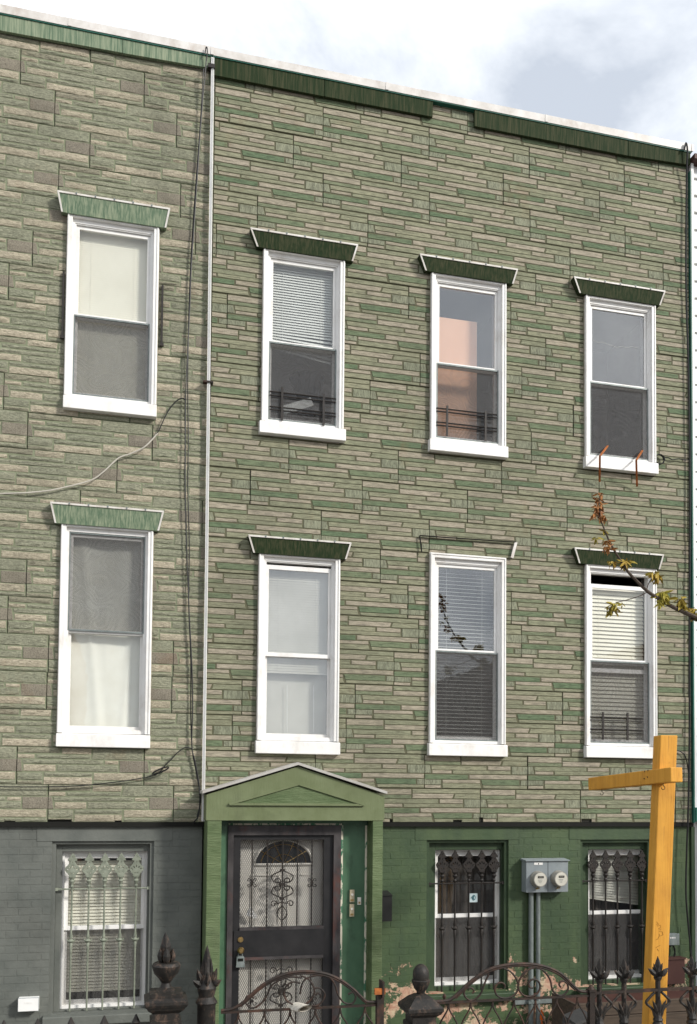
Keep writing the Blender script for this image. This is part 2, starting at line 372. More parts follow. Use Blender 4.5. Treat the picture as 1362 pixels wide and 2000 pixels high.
M['glass_m'] = glassmat('window_glass_reflective', boost=.12)
def screenmat():
    m_ = bpy.data.materials.new('insect_screen'); m_.use_nodes = True; nt = m_.node_tree; nt.nodes.clear()
    out = N(nt, 'ShaderNodeOutputMaterial'); tr = N(nt, 'ShaderNodeBsdfTransparent', Color=(.9, .9, .9, 1)); df = N(nt, 'ShaderNodeBsdfDiffuse')
    df.inputs[0].default_value = (.16, .155, .15, 1)
    mo = noise(nt, 2.6, 0, .5, (1, 1, 1), 1.2)
    wv = math_(nt, 'MULTIPLY', math_(nt, 'SINE', math_(nt, 'MULTIPLY', mo, 85.0)), .035)
    f = math_(nt, 'ADD', wv, .19)
    mx = N(nt, 'ShaderNodeMixShader'); nt.links.new(f, mx.inputs[0]); nt.links.new(tr.outputs[0], mx.inputs[1]); nt.links.new(df.outputs[0], mx.inputs[2])
    nt.links.new(mx.outputs[0], out.inputs[0]); return m_
M['screen'] = screenmat()

# ------------------------------------------------------------------ ground
Z0 = 0.0
struct('ground', MB().box(-60, 60, -80, 40, -.6, -.16), M['asphalt'])
struct('road', MB().box(-60, 60, -13.6, -6.0, -.16, -.13), M['asphalt'])
struct('sidewalk', MB().box(-60, 60, -5.85, -2.75, -.16, 0.0), M['concrete'])
struct('kerb', MB().box(-60, 60, -6.0, -5.85, -.16, -.004), M['concrete'])
struct('front_yard', MB().box(-60, 60, -2.75, .25, -.16, -.012), M['concrete'])
struct('far_pavement', MB().box(-60, 60, -18, -13.6, -.16, 0.0), M['concrete'])

# ------------------------------------------------------------------ stone siding, bricks
def clip_half(poly, ax, val, keep_less):
    out = []
    for i in range(len(poly)):
        a, b = poly[i], poly[(i+1) % len(poly)]
        ia = (a[ax] <= val) == keep_less or a[ax] == val; ib = (b[ax] <= val) == keep_less or b[ax] == val
        if ia: out.append(a)
        if ia != ib:
            t = (val-a[ax])/(b[ax]-a[ax]); out.append((a[0]+(b[0]-a[0])*t, a[1]+(b[1]-a[1])*t))
    return out
def area(p): return abs(sum(p[i][0]*p[(i+1) % len(p)][1]-p[(i+1) % len(p)][0]*p[i][1] for i in range(len(p))))/2 if len(p) > 2 else 0
def clip_rect(p, x0, x1, z0, z1):
    for ax, v, k in ((0, x0, False), (0, x1, True), (1, z0, False), (1, z1, True)):
        p = clip_half(p, ax, v, k)
        if len(p) < 3: return []
    return p
def subtract(polys, rects):
    for (x0, x1, z0, z1) in rects:
        out = []
        for p in polys:
            xs = [q[0] for q in p]; zs = [q[1] for q in p]
            if max(xs) <= x0 or min(xs) >= x1 or max(zs) <= z0 or min(zs) >= z1: out.append(p); continue
            a = clip_half(p, 0, x0, True); r = clip_half(p, 0, x0, False)
            b = clip_half(r, 0, x1, False) if len(r) > 2 else []; r = clip_half(r, 0, x1, True) if len(r) > 2 else []
            c = clip_half(r, 1, z0, True) if len(r) > 2 else []; d = clip_half(r, 1, z1, False) if len(r) > 2 else []
            for q in (a, b, c, d):
                if len(q) > 2 and area(q) > 2e-5: out.append(q)
        polys = out
    return polys
def clean(p):
    q = [p[i] for i in range(len(p)) if (Vector(p[i])-Vector(p[i-1])).length > 1e-4]
    if len(q) < 3: return q
    # counter-clockwise in (x, z)
    s = sum(q[i][0]*q[(i+1) % len(q)][1]-q[(i+1) % len(q)][0]*q[i][1] for i in range(len(q)))
    return q if s > 0 else q[::-1]
def inset(p, e):
    n = len(p); out = []
    for i in range(n):
        a, b, c = Vector(p[i-1]), Vector(p[i]), Vector(p[(i+1) % n])
        d1 = (b-a).normalized(); d2 = (c-b).normalized(); n1 = Vector((-d1.y, d1.x)); n2 = Vector((-d2.y, d2.x))
        k = n1+n2; l = max(k.dot(n1), .35); q = b+k*(e/l); out.append((q.x, q.y))
    return out
def frustum(mb, poly, yb, yf, e, tint=None):
    n = len(poly); ip = inset(poly, e)
    if area(ip) < 1e-6 or sum(ip[i][0]*ip[(i+1) % n][1]-ip[(i+1) % n][0]*ip[i][1] for i in range(n)) <= 0: ip = inset(poly, e*.15)
    vs_ = [(x, yb, z) for x, z in poly] + [(x, yf, z) for x, z in ip]
    mb.add(vs_, [list(range(n, 2*n))] + [[i, (i+1) % n, (i+1) % n+n, i+n] for i in range(n)], tint)
def rock(mb, poly, yb, yf, e, tint, rnd):
    """a rock-faced stone: broken edges and a bulging, uneven face"""
    xs = [q[0] for q in poly]; L = max(xs)-min(xs)
    if len(poly) != 4 or L < .07: return frustum(mb, poly, yb, yf, e, tint)
    s = sorted(poly, key=lambda q: q[1]); bl, br = sorted(s[:2]); tl, tr = sorted(s[2:])
    n = max(2, min(9, int(L/.05))); R = lambda a: rnd.uniform(-a, a)
    H = (tl[1]-bl[1]); j = min(.004, H*.08)
    rows = []
    for k, (t, yy, jz) in enumerate(((0, yb, 0), (e/H*1.6, yf+.001, j), (.5, yf-.002, 0), (1-e/H, yf-.0005, j), (1, yb, 0))):
        row = []
        for i in range(n+1):
            u = i/n
            uu = u if k in (0, 4) else (u*(1-2*e/L)+e/L)
            x = (bl[0]*(1-uu)+br[0]*uu)*(1-t)+(tl[0]*(1-uu)+tr[0]*uu)*t
            z = (bl[1]*(1-uu)+br[1]*uu)*(1-t)+(tl[1]*(1-uu)+tr[1]*uu)*t + (R(jz) if 0 < i < n else 0)
            y = yy if k in (0, 4) else yy + (R(.0025) if k != 2 else R(.0035)) + (.003 if i in (0, n) else 0)
            row.append((x, y, z))
        rows.append(row)
    vs_ = [p for r in rows for p in r]; fs = []
    for k in range(4):
        for i in range(n): a = k*(n+1)+i; fs.append([a, a+1, a+n+2, a+n+1])
    fs += [[k*(n+1) for k in range(4, -1, -1)], [k*(n+1)+n for k in range(5)]]
    mb.add(vs_, fs, tint)
def in_frame(x, z, y=0):
    u, v = pix((x, y, z)); return -10 < u < 1372 and -10 < v < 2010

PR = [  # stones of one panel, right house: u0, u1, v0, v1, material, slant of left edge, slant of right edge
 (.0,.338,.03,.185,'r_tan',0,0),(.0,.338,.205,.30,'r_dg',0,0),(.348,.992,.03,.14,'r_gg',0,0),(.348,.742,.16,.29,'r_tan',0,-.016),
 (.754,.992,.16,.295,'r_gg',-.014,0),(.0,.048,.32,.545,'r_wv',0,.016),(.060,.592,.325,.445,'r_gg',.004,0),(.606,.828,.325,.435,'r_tan',0,0),
 (.840,.998,.32,.555,'r_wv',0,0),(.070,.255,.465,.55,'r_tan',0,0),(.266,.828,.455,.555,'r_gg',0,0),(.0,.412,.59,.725,'r_gr',0,0),
 (.424,.992,.585,.705,'r_tan',0,0),(.0,.156,.745,.885,'r_wv',0,0),(.168,.528,.745,.83,'r_tan',0,.004),(.168,.530,.85,.985,'r_gg',0,.012),
 (.540,.916,.73,.885,'r_gr',.012,0),(.928,.998,.74,.885,'r_wv',0,0),(.556,.992,.905,.985,'r_gg',.004,0),(.0,.152,.91,.985,'r_tan',0,0)]
PL = [
 (.004,.330,.02,.155,'l_gy',0,0),(.345,.580,.02,.175,'l_lt',0,-.006),(.592,.990,.02,.305,'l_gg',-.012,0),(.004,.134,.205,.30,'l_lt',0,0),
 (.148,.575,.205,.30,'l_gg',0,-.004),(.040,.672,.335,.44,'l_gg',.006,0),(.684,.792,.345,.435,'l_lt',0,0),(.802,.998,.335,.65,'l_dk',0,0),
 (.0,.028,.335,.65,'l_dk',0,.016),(.050,.298,.475,.64,'l_lt',0,0),(.310,.792,.47,.64,'l_gg',0,0),(.004,.197,.685,.87,'l_gg',0,0),
 (.209,.585,.68,.775,'l_gg',0,0),(.207,.585,.805,.985,'l_lt',0,0),(.598,.988,.68,.87,'l_lt',0,0),(.004,.197,.90,.985,'l_gy',0,0),(.598,.992,.90,.985,'l_gg',0,0)]
PW, PH = 1.178, .359
def siding(house, X0, X1, ZB, ZT, stones, seams, holes, back, rocky, rnd):
    rows = int((ZT-ZB)/PH)+1
    recs = []
    for r in range(rows):
        s0 = seams.get(r, rnd.random()*PW); z0 = ZB+r*PH
        i0 = math.floor((X0-s0)/PW); i1 = math.ceil((X1-s0)/PW)
        for i in range(i0, i1):
            px = s0+i*PW; dz = rnd.uniform(-.0015, .0015); dy = rnd.uniform(-.0045, .0045)
            pan = clip_rect([(px+.0036, z0+.0022), (px+PW-.0036, z0+.0022), (px+PW-.0036, z0+PH-.0022), (px+.0036, z0+PH-.0022)], X0, X1, ZB, ZT)
            if not pan: continue
            for q in subtract([pan], holes):
                q = clean(q)
                if len(q) > 2: obj('siding_panel', MB().prism(q, .012+dy, .03), back, house)
            for k, (u0, u1, v0, v1, mt, sl, sr) in enumerate(stones):
                v0 = v0+rnd.uniform(-.004, .004); H = z0+PH
                g_ = .0012
                P = [(px+(u0+sl)*PW-g_+.002, H-v1*PH+dz-g_), (px+(u1+sr)*PW+g_-.002, H-v1*PH+dz-g_), (px+u1*PW+g_-.002, H-v0*PH+dz+g_), (px+u0*PW-g_+.002, H-v0*PH+dz+g_)]
                P = clip_rect(P, X0+.002, X1-.002, ZB+.002, ZT)
                if not P: continue
                for q in subtract([P], holes):
                    q = clean(q)
                    if len(q) > 2 and area(q) > 4e-5: recs.append((q, mt, dy, rnd.random()))
    def size(rec):
        q = rec[0]; cx = sum(p[0] for p in q)/len(q); cz = sum(p[1] for p in q)/len(q)
        if not in_frame(cx, cz): return 0
        return area([pix((p[0], 0, p[1])) for p in q])
    recs.sort(key=size, reverse=True)
    stuff = {}
    for i, (q, mt, dy, t) in enumerate(recs):
        thin = min(1.0, (max(p[1] for p in q)-min(p[1] for p in q))/.03)
        if i < 300:
            mb = MB()
            if rocky: rock(mb, q, .0115+dy, .0055+dy, .004*thin, None, rnd)
            else: frustum(mb, q, .0115+dy, .0072+dy, .003*thin)
            obj('stone', mb, M[mt], house)
        else:
            mb = stuff.setdefault(mt, MB())
            if rocky: rock(mb, q, .0115+dy, .0055+dy, .004*thin, t, rnd)
            else: frustum(mb, q, .0115+dy, .0072+dy, .003*thin, t)
    # the smaller stones: one part, a material slot for each colour
    allv = MB(); idx = []; slots = list(stuff)
    for si, mt in enumerate(slots):
        allv.add(stuff[mt].v, stuff[mt].f); allv.t += stuff[mt].t; idx += [si]*len(stuff[mt].f)
    if allv.v:
        off = allv.bounds(); me = allv.mesh('small_stones', off)
        for mt in slots: me.materials.append(M[mt])
        me.polygons.foreach_set('material_index', idx)
        o = place('small_stones', me, off, house); o['kind'] = 'stuff'

BC, BLN = .0715, .215
def brickwall(house, X0, X1, Z0_, Z1_, holes, mt, yf, rnd, core):
    recs = []; r = 0; z = Z1_-BC
    while z > Z0_-BC:
        off = (BLN/2 if r % 2 else 0)+rnd.uniform(-.01, .01); x = X0-BLN+off
        while x < X1:
            P = clip_rect([(x+.0025, z+.003), (x+BLN-.0025, z+.003), (x+BLN-.0025, z+BC-.003), (x+.0025, z+BC-.003)], X0, X1, Z0_, Z1_)
            if P:
                for q in subtract([P], holes):
                    q = clean(q)
                    if len(q) > 2 and area(q) > 1e-4: recs.append(q)
            x += BLN
        z -= BC; r += 1
    def size(q):
        cx = sum(p[0] for p in q)/len(q); cz = sum(p[1] for p in q)/len(q)
        return area([pix((p[0], yf, p[1])) for p in q]) if in_frame(cx, cz, yf) else 0
    recs.sort(key=size, reverse=True); rest = MB(); share = {}
    for i, q in enumerate(recs):
        dy = rnd.uniform(-.0010, .0010)
        if i < 300:
            w_ = max(p[0] for p in q)-min(p[0] for p in q); h_ = max(p[1] for p in q)-min(p[1] for p in q)
            key = (round(w_, 3), round(h_, 3)); c = Vector((min(p[0] for p in q), yf+dy, min(p[1] for p in q)))
            if key not in share or len(q) != 4:
                mb = MB(); frustum(mb, [(p[0]-c.x, p[1]-c.z) for p in q], .012, 0, .004)
                me = mb.mesh('brick'); me.materials.append(mt); share[key] = me
            place('brick', share[key], c, house)
        else: frustum(rest, q, yf+.012+dy, yf+dy, .004)
    if rest.v: o = obj('bricks', rest, mt, house); o['kind'] = 'stuff'
    mb = MB()
    for q in subtract([[(X0, Z0_), (X1, Z0_), (X1, Z1_), (X0, Z1_)]], holes): mb.prism(clean(q), yf+.0024, yf+.12); obj('basement_wall', mb, mt, house); mb = MB()

# ------------------------------------------------------------------ windows
SILL = .135
def blind(mb, x0, x1, z0, z1, y, pitch=.027, tilt=.5, warp=None):
    z = z1; k = 0
    while z > z0:
        dz = warp(z) if warp else 0.0
        a = pitch*.92*math.sin(tilt)/2+.004; b = pitch*.5*math.cos(tilt)
        p = [(x0, y-b, z-a), (x1, y-b, z-a+dz), (x1, y+b, z+a+dz), (x0, y+b, z+a)]
        q = [(c[0], c[1]+.0012, c[2]+.0012) for c in p]
        mb.hexa([p[0], p[1], p[2], p[3], q[0], q[1], q[2], q[3]]); z -= pitch
    mb.box(x0, x1, y-.012, y+.012, z0-.014, z0)
    for f_ in (.2, .8): mb.box(x0+(x1-x0)*f_-.001, x0+(x1-x0)*f_+.001, y-.012, y-.011, z0, z1)
def sheetmesh(mb, x0, x1, z0, z1, y, amp, nx=40, nz=24, swag=0.0, ph=0.0, fr=14.0):
    vs_ = []
    for j in range(nz+1):
        for i in range(nx+1):
            u, v = i/nx, j/nz
            d = amp*(math.sin(u*fr+ph+1.5*v)+.5*math.sin(u*fr*2.3+ph*2))
            d += swag*(math.exp(-((u-.18-.25*(1-v))/.06)**2)+.8*math.exp(-((u-.92+.2*(1-v))/.05)**2) + .5*math.sin(6*v+8*abs(u-.5)))
            vs_.append((x0+(x1-x0)*u, y-d, z0+(z1-z0)*v))
    n = len(vs_); vs_ += [(a, b+.002, c) for a, b, c in vs_]
    fs = [[j*(nx+1)+i, j*(nx+1)+i+1, (j+1)*(nx+1)+i+1, (j+1)*(nx+1)+i] for j in range(nz) for i in range(nx)]
    fs += [[q+n for q in reversed(f)] for f in fs]
    mb.add(vs_, fs)
def window(house, x0, x1, zt, zb, zm, screen='low', gap=0.0, sillw=.02, raised=0.0, glass=('glass', 'glass'), label=None):
    """double-hung window: casing, sill, two sashes with panes, half screen; zt head, zb underside of sill, zm meeting rail"""
    zs = zb+SILL
    wn = obj('window', MB().ring(x0, x1, zs, zt, .05, .05, .05, 0, -.034, .03), M['white'], house)
    if label: wn['label'] = label
    obj('caulk', MB().ring(x0-.006, x1+.006, zs, zt+.006, .012, .012, .012, 0, -.010, .002), M['caulk'], wn)
    obj('casing_bead', MB().ring(x0+.006, x1-.006, zs, zt-.006, .012, .012, .012, 0, -.042, -.034), M['white'], wn)
    obj('sill', MB().hexa([(x0-sillw, -.062, zb), (x1+sillw, -.062, zb), (x1+sillw, .03, zb), (x0-sillw, .03, zb),
                           (x0-sillw, -.058, zs-.012), (x1+sillw, -.058, zs-.012), (x1+sillw, .03, zs), (x0-sillw, .03, zs)]), M['white'], wn)
    a0, a1, at_ = x0+.05, x1-.05, zt-.05
    obj('frame', MB().ring(a0, a1, zs, at_, .022, .022, .040, .03, .002, .11), M['white'], wn)
    obj('track', MB().ring(a0+.022, a1-.022, zs+.03, at_-.040, .012, .012, .010, .012, .010, .020), M['white'], wn)
    b0, b1, bt, bb = a0+.022, a1-.022, at_-.040, zs+.03
    bt -= gap
    s1 = obj('upper_sash', MB().ring(b0, b1, zm-.022, bt, .040, .040, .045, .040, .026, .052), M['white'], wn)
    obj('upper_pane', MB().box(b0+.04, b1-.04, .038, .041, zm+.018, bt-.045), M[glass[0]], wn)
    lo = bb+raised
    obj('lower_sash', MB().ring(b0, b1, lo, zm+.02+raised*.0, .036, .036, .045, .045, .055, .081), M['white'], wn)
    obj('lower_pane', MB().box(b0+.036, b1-.036, .067, .070, lo+.045, zm-.025), M[glass[1]], wn)
    def scr(z0, z1):
        obj('screen_frame', MB().ring(b0+.004, b1-.004, z0, z1, .012, .012, .016, .016, .008, .020), M['conduit'], wn)
        obj('insect_screen', MB().box(b0+.016, b1-.016, .013, .0142, z0+.016, z1-.016), M['screen'], wn)
    if screen in ('low',): scr(bb, zm-.004)
    if screen in ('top',): scr(zm-.004, bt)
    return wn, (b0, b1, bb, bt)
def hood(house, c, pm, Yt=-.08, Yb=-.052, label=None):
    """c: photograph corners tl, tr, bl, br"""
    tl, tr, bl, br = at(*c[0], Yt), at(*c[1], Yt), at(*c[2], Yb), at(*c[3], Yb)
    zt = (tl.z+tr.z)/2; zb = (bl.z+br.z)/2
    for p, z in ((tl, zt), (tr, zt), (bl, zb), (br, zb)): p.z = z
    w_ = Vector
    mb = MB(); th = .012
    back = lambda p, y: w_((p.x, y, p.z))
    mb.hexa([bl, br, back(br, .0), back(bl, .0), tl, tr, back(tr, .0), back(tl, .0)])
    h = obj('window_hood', mb, pm, house)
    if label: h['label'] = label
    n = w_((0, -.006, 0))
    t = MB()
    def strip(a, b, wid, inner):
        i = w_(inner)*wid
        t.hexa([a+n, b+n, b+n*-.3, a+n*-.3, a+n+i, b+n+i, b+i+n*-.3, a+i+n*-.3])
    up = (tl-bl).normalized(); upr = (tr-br).normalized()
    strip(bl, tl, .017, (1, 0, 0)); strip(br, tr, .017, (-1, 0, 0))
    t.hexa([tl+n+w_((.017, 0, -.011)), tr+n+w_((-.017, 0, -.011)), tr+w_((-.017, 0.01, -.011)), tl+w_((.017, 0.01, -.011)),
            tl+n+w_((.0, 0, .006)), tr+n+w_((0, 0, .006)), w_((tr.x, .0, tr.z+.012)), w_((tl.x, .0, tl.z+.012))])
    obj('trim', t, M['trim'], h)
    d = MB()
    for k in range(1, 6):
        p = tl.lerp(tr, k/6); d.box(p.x-.006, p.x+.006, p.y-.012, p.y+.01, p.z-.006, p.z+.012)
    obj('trim_clip', d, M['conduit'], h)
    return h
def room(house, x0, x1, z0, z1, mt, depth=1.4):
    a, b, c, d = x0-.35, x1+.35, z0-.3, z1+.3; y0 = .13
    mb = MB(); y1 = y0+depth
    mb.box(a, b, y1, y1+.02, c, d); mb.box(a-.02, a, y0, y1+.02, c, d); mb.box(b, b+.02, y0, y1+.02, c, d)
    mb.box(a, b, y0, y1, c-.02, c); mb.box(a, b, y0, y1, d, d+.02)
    # front wall round the opening
    for q in subtract([[(a, c), (b, c), (b, d), (a, d)]], [(x0+.03, x1-.03, z0+.02, z1-.02)]): mb.prism(clean(q), y0-.018, y0)
    return obj('room_interior', mb, mt, house)
def lowguard(house, u0, u1, verts, rails, Y=.0, label=None):
    """low iron child guard across the lower sash, from photograph measures"""
    mb = MB()
    for (v0, v1) in rails:
        a, b = at(u0, v0, Y), at(u1, v1, Y); z = (a.z+b.z)/2
        mb.tube([(a.x, Y, z), (b.x, Y, z)], .0075, 6)
    g = obj('window_guard', mb, M['iron'], house)
    for (u, v0, v1) in verts:
        a, b = at(u, v0, Y), at(u, v1, Y); x = (a.x+b.x)/2
        obj('bar', MB().box(x-.011, x+.011, Y-.016, Y-.004, b.z, a.z), M['iron'], g)
    if label: g['label'] = label
    return g

# ------------------------------------------------------------------ the three houses
rl, rr_ = random.Random(3), random.Random(5)
SB = 2.33                      # underside of the stone siding
XL, XP, XR = -4.2, 0.0, 5.505
left = tag(empty('row_house', (-2.0, .1, 0)), 'row house with rough tan stone siding, light sage window hoods and grey basement', 'house')
rightH = tag(empty('row_house', (2.75, .1, 0)), 'row house with flat green and tan stone siding, gabled doorway and green basement', 'house')

# windows: x0, x1, head, sill underside, meeting rail
WI = {'1u': (-1.408, -.53, 8.30, 6.335, 7.30), '1l': (-1.405, -.535, 5.235, 3.052, 4.185),
      '2u': (.520, 1.383, 8.262, 6.292, 7.283), '2l': (.515, 1.362, 5.085, 3.024, 4.042),
      '3u': (2.338, 3.206, 8.268, 6.292, 7.282), '3l': (2.344, 3.210, 5.198, 3.036, 4.165),
      '4u': (4.160, 5.045, 8.275, 6.285, 7.294), '4l': (4.160, 5.045, 5.212, 3.048, 4.140)}
def hole(k):
    a, b, t, s, _ = WI[k]; return (a+.012, b-.012, s+.02, t-.012)
B1 = (-1.43, -.475, .50, 2.145); B2 = (2.350, 3.280, .53, 2.142); B3 = (4.138, 5.02, .53, 2.136)
seamL = {0: -1.473, 1: -1.762, 6: -1.715, 8: -1.236, 9: -.895, 10: -.559, 14: -1.94, 15: -1.729, 18: -1.214, 19: -1.553, 20: -1.88, 21: -1.228}
seamR = {0: 4.119, 1: 3.487, 2: 3.808, 7: 1.806, 8: 1.166, 9: 1.602, 10: .817, 11: 3.523, 16: 3.576, 17: .459, 18: 1.148, 19: .827, 20: 1.14, 21: .406}
def chip(u0, u1, v): a, b = at(u0, v), at(u1, v); return (a.x, b.x, SB-.01, a.z)
chL = [chip(94, 140, 1601), (at(224,1603).x, at(238,1603).x, SB-.01, SB+.014), chip(8, 30, 1603.5)]
chR = [chip(886, 903, 1601.5), chip(937, 945, 1597), chip(1137, 1157, 1600), chip(762, 768, 1600)]
siding(left, XL, XP, SB, 10.20, PL, seamL, [hole('1u'), hole('1l')]+chL, M['l_back'], True, rl)
siding(rightH, XP+.004, XR, SB, 10.19, PR, seamR, [hole(k) for k in ('2u', '2l', '3u', '3l', '4u', '4l')]+chR, M['r_back'], False, rr_)
for house, a, b, hs in ((left, XL, XP-.002, ['1u', '1l']), (rightH, XP+.002, XR, ['2u', '2l', '3u', '3l', '4u', '4l'])):
    mb = MB()
    for q in subtract([[(a, SB+.004), (b, SB+.004), (b, 10.24), (a, 10.24)]], [hole(k) for k in hs]): mb.prism(clean(q), .031, .13)
    obj('wall', mb, M['wallcore'], house)
    obj('roof', MB().box(a, b, .13, 9.0, 9.9, 10.1), M['asphalt'], house)
    obj('party_wall', MB().box(a, a+.1, .14, 9.0, 0, 9.9).box(b-.1, b, .14, 9.0, 0, 9.9).box(a+.1, b-.1, 8.9, 9.0, 0, 9.9), M['wallcore'], house)
    obj('painted_shadow_strip', MB().box(a, b, .012, .045, SB-.045, SB+.002), M['shadow_and_trim'], house)  # black strip painted in for the shadow under the siding

# coping and fascia
def fascia(house, u0, v0t, v0b, u1, v1t, v1b, mt, Yt=-.042, Yb=-.034):
    a, b, c, d = at(u0, v0t, Yt), at(u1, v1t, Yt), at(u0, v0b, Yb), at(u1, v1b, Yb)
    mb = MB(); zt = (a.z+b.z)/2; B = lambda p: Vector((p.x, -.002, p.z))
    c.x, d.x = a.x, b.x
    mb.hexa([c, d, B(d), B(c), a, b, B(b), B(a)])
    return obj('fascia_panel', mb, mt, house)
fascia(left, -420, -58, -18, 240, 70, 103, M['hood_l']); fascia(left, 241, 70.5, 103.5, 412, 106, 133, M['hood_l'])
fascia(rightH, 417, 106, 146, 634, 152, 188, M['hood_r']); fascia(rightH, 635, 152.5, 188, 846, 196, 228, M['hood_r'])
fascia(rightH, 928, 214, 246, 1228, 275, 304, M['hood_r']); fascia(rightH, 1229, 275.5, 304, 1349, 297, 322, M['hood_r'])
def coping(house, x0, x1):
    mb = MB(); n = max(1, round((x1-x0)/1.6)); zt = 10.218
    for i in range(n):
        a, b = x0+(x1-x0)*i/n+(.002 if i else 0), x0+(x1-x0)*(i+1)/n; dz = random.uniform(-.004, .004)
        obj('coping', MB().hexa([(a, -.055, zt-.080+dz), (b, -.055, zt-.080+dz), (b, .3, zt-.03), (a, .3, zt-.03),
                                 (a, -.058, zt+dz), (b, -.058, zt+dz), (b, .3, zt+.03), (a, .3, zt+.03)]), M['coping'], house)
        obj('coping_seam', MB().box(b-.02, b+.012, -.0605, -.0585, zt-.078, zt+.002), M['coping'], house)
coping(left, XL, XP-.03); coping(rightH, XP-.028, XR+.02)
obj('coping_underside', MB().box(XL, XP-.03, -.050, .02, 10.126, 10.136), M['tealtrim'], left)
obj('coping_underside', MB().box(XP-.028, XR+.01, -.050, .02, 10.126, 10.136), M['tealtrim'], rightH)

# hoods
hood(left, ((112,374),(333,407),(120,414),(325,445)), M['hood_l']); hood(left, ((98,982),(321,998),(107,1022),(311,1036)), M['hood_l'])
hood(rightH, ((489,445),(700,479),(502,481),(690,511)), M['hood_r']); hood(rightH, ((820,497),(1012,526),(831,528),(1003,555)), M['hood_r'])
hood(rightH, ((1121,541),(1300,569),(1132,572),(1290,597)), M['hood_r']); hood(rightH, ((485,1046),(687,1060),(495,1080),(677,1092)), M['hood_r'])
hood(rightH, ((1122,1070),(1297,1084),(1131,1101),(1289,1111)), M['hood_r'])
# the lost hood over the middle first-floor window: only its edge trims are left
p = [at(820,1046,-.02), at(1008,1059,-.02), at(1000,1090,-.02), at(824,1078,-.02)]
lost = obj('hood_remnant', MB().bar(p[0], p[1], .02, .008), M['shadow_and_trim'], rightH); lost['label'] = 'leftover edge trim of a missing window hood'
obj('trim', MB().bar(p[1], p[2], .016, .03, (1, 0, 0)), M['trim'], lost); obj('trim', MB().bar(p[0], p[3], .008, .012, (1, 0, 0)), M['shadow_and_trim'], lost)

# --- upper left
wn, (b0, b1, bb, bt) = window(left, *WI['1u'], sillw=.004); zm = WI['1u'][4]
room(left, b0, b1, bb, bt, M['room'])
mb = MB(); blind(mb, b0+.02, b1-.02, bb+.05, bt-.01, .105, .022, 1.42); obj('blind', mb, M['blind'], wn)
# --- lower left
wn, (b0, b1, bb, bt) = window(left, *WI['1l'], screen='top', sillw=.004)
room(left, b0, b1, bb, bt, M['room'])
mb = MB(); sheetmesh(mb, b0-.02, b1+.02, bb-.02, bt+.02, .125, .004, swag=.014, fr=5); o = obj('bed_sheet_curtain', mb, M['sheet'], wn, True)
# --- upper, three right
wn, (b0, b1, bb, bt) = window(rightH, *WI['2u'], sillw=.02); zm = WI['2u'][4]
room(rightH, b0, b1, bb, bt, M['room_l'], .62)
mb = MB(); blind(mb, b0+.02, b1-.02, zm-.02, bt-.01, .105, .028, 1.02, lambda z: -.09*max(0, 1-(z-zm)/.16)); obj('blind', mb, M['blind_w'], wn)
lowguard(rightH, 527, 656, [(551, 757, 822), (632, 770, 832)], [(761, 782), (768, 789), (789, 812), (795, 818)])
mb = MB(); c = at(600, 758, .33); mb.lathe([(.09, c.z-.30), (.05, c.z-.26), (.05, c.z-.14), (.10, c.z-.12), (.195, c.z+.10), (.18, c.z+.10), (.06, c.z-.05)], c.x, c.y, 18)
tag(obj('lamp', mb, M['cushion']), 'dark flared lamp inside the upper window nearest the downpipe', 'lamp')
c = at(580, 797, .18); mb = MB(); mb.bar((c.x-.15, c.y, c.z-.05), (c.x+.16, c.y, c.z+.08), .05, .09)
tag(obj('white_box', mb, M['label']), 'tilted white box behind the screen of the crooked-blind window', 'box')

wn, (b0, b1, bb, bt) = window(rightH, *WI['3u'], sillw=.015, glass=('glass_m', 'glass')); room(rightH, b0, b1, bb, bt, M['room'])
pw = at(932, 640, .24); pz = at(880, 622, .24).z
obj('peach_partition', MB().box(b0-.3, pw.x, .24, .28, bb-.1, pz), M['peach'], rightH)
lowguard(rightH, 853, 971, [(873, 793, 852), (948, 804, 862)], [(795, 812), (801, 818), (823, 838), (829, 844)])
wn, (b0, b1, bb, bt) = window(rightH, *WI['4u'], sillw=.012, glass=('glass_m', 'glass')); room(rightH, b0, b1, bb, bt, M['room'])
mb = MB()
pts = [at(u, v, .036) for u, v in ((1159,665),(1168,669),(1178,668),(1188,673),(1196,675),(1204,679),(1214,677),(1226,679),(1234,677),(1248,680))]
mb.tube(pts, .0013, 5); obj('glass_crack', mb, M['label'], wn)
# --- lower, three right
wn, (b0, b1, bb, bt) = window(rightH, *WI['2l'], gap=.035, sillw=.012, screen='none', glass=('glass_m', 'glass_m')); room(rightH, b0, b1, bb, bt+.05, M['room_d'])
mb = MB(); blind(mb, b0+.02, b1-.02, WI['2l'][4]-.17, bt-.02, .105, .026, 1.2); obj('blind', mb, M['blind_g'], wn)
mb = MB()
for u in (561, 613): p0 = at(u, 1338, .14); p1 = at(u, 1430, .14); mb.tube([p0, p1], .003, 5)
obj('reflection_lines', mb, M['label'], wn)  # white rods stand in for a reflection in the lower pane
mb = MB(); sheetmesh(mb, b0-.02, b1+.02, bb-.05, WI['2l'][4]-.15, .175, .0015, fr=6); obj('curtain', mb, M['blind_g'], wn, True)
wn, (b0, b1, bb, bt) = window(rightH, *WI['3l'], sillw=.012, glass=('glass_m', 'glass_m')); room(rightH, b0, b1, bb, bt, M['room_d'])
mb = MB(); blind(mb, b0+.02, b1-.02, bb+.04, bt-.01, .105, .040, .12); obj('blind', mb, M['blind_w'], wn)
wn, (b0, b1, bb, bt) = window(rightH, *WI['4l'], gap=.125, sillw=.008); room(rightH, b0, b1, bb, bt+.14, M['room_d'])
mb = MB(); blind(mb, b0+.02, b1-.02, bb+.04, bt-.03, .105, .045, 1.15); obj('blind', mb, M['blind'], wn)
zm = WI['4l'][4]
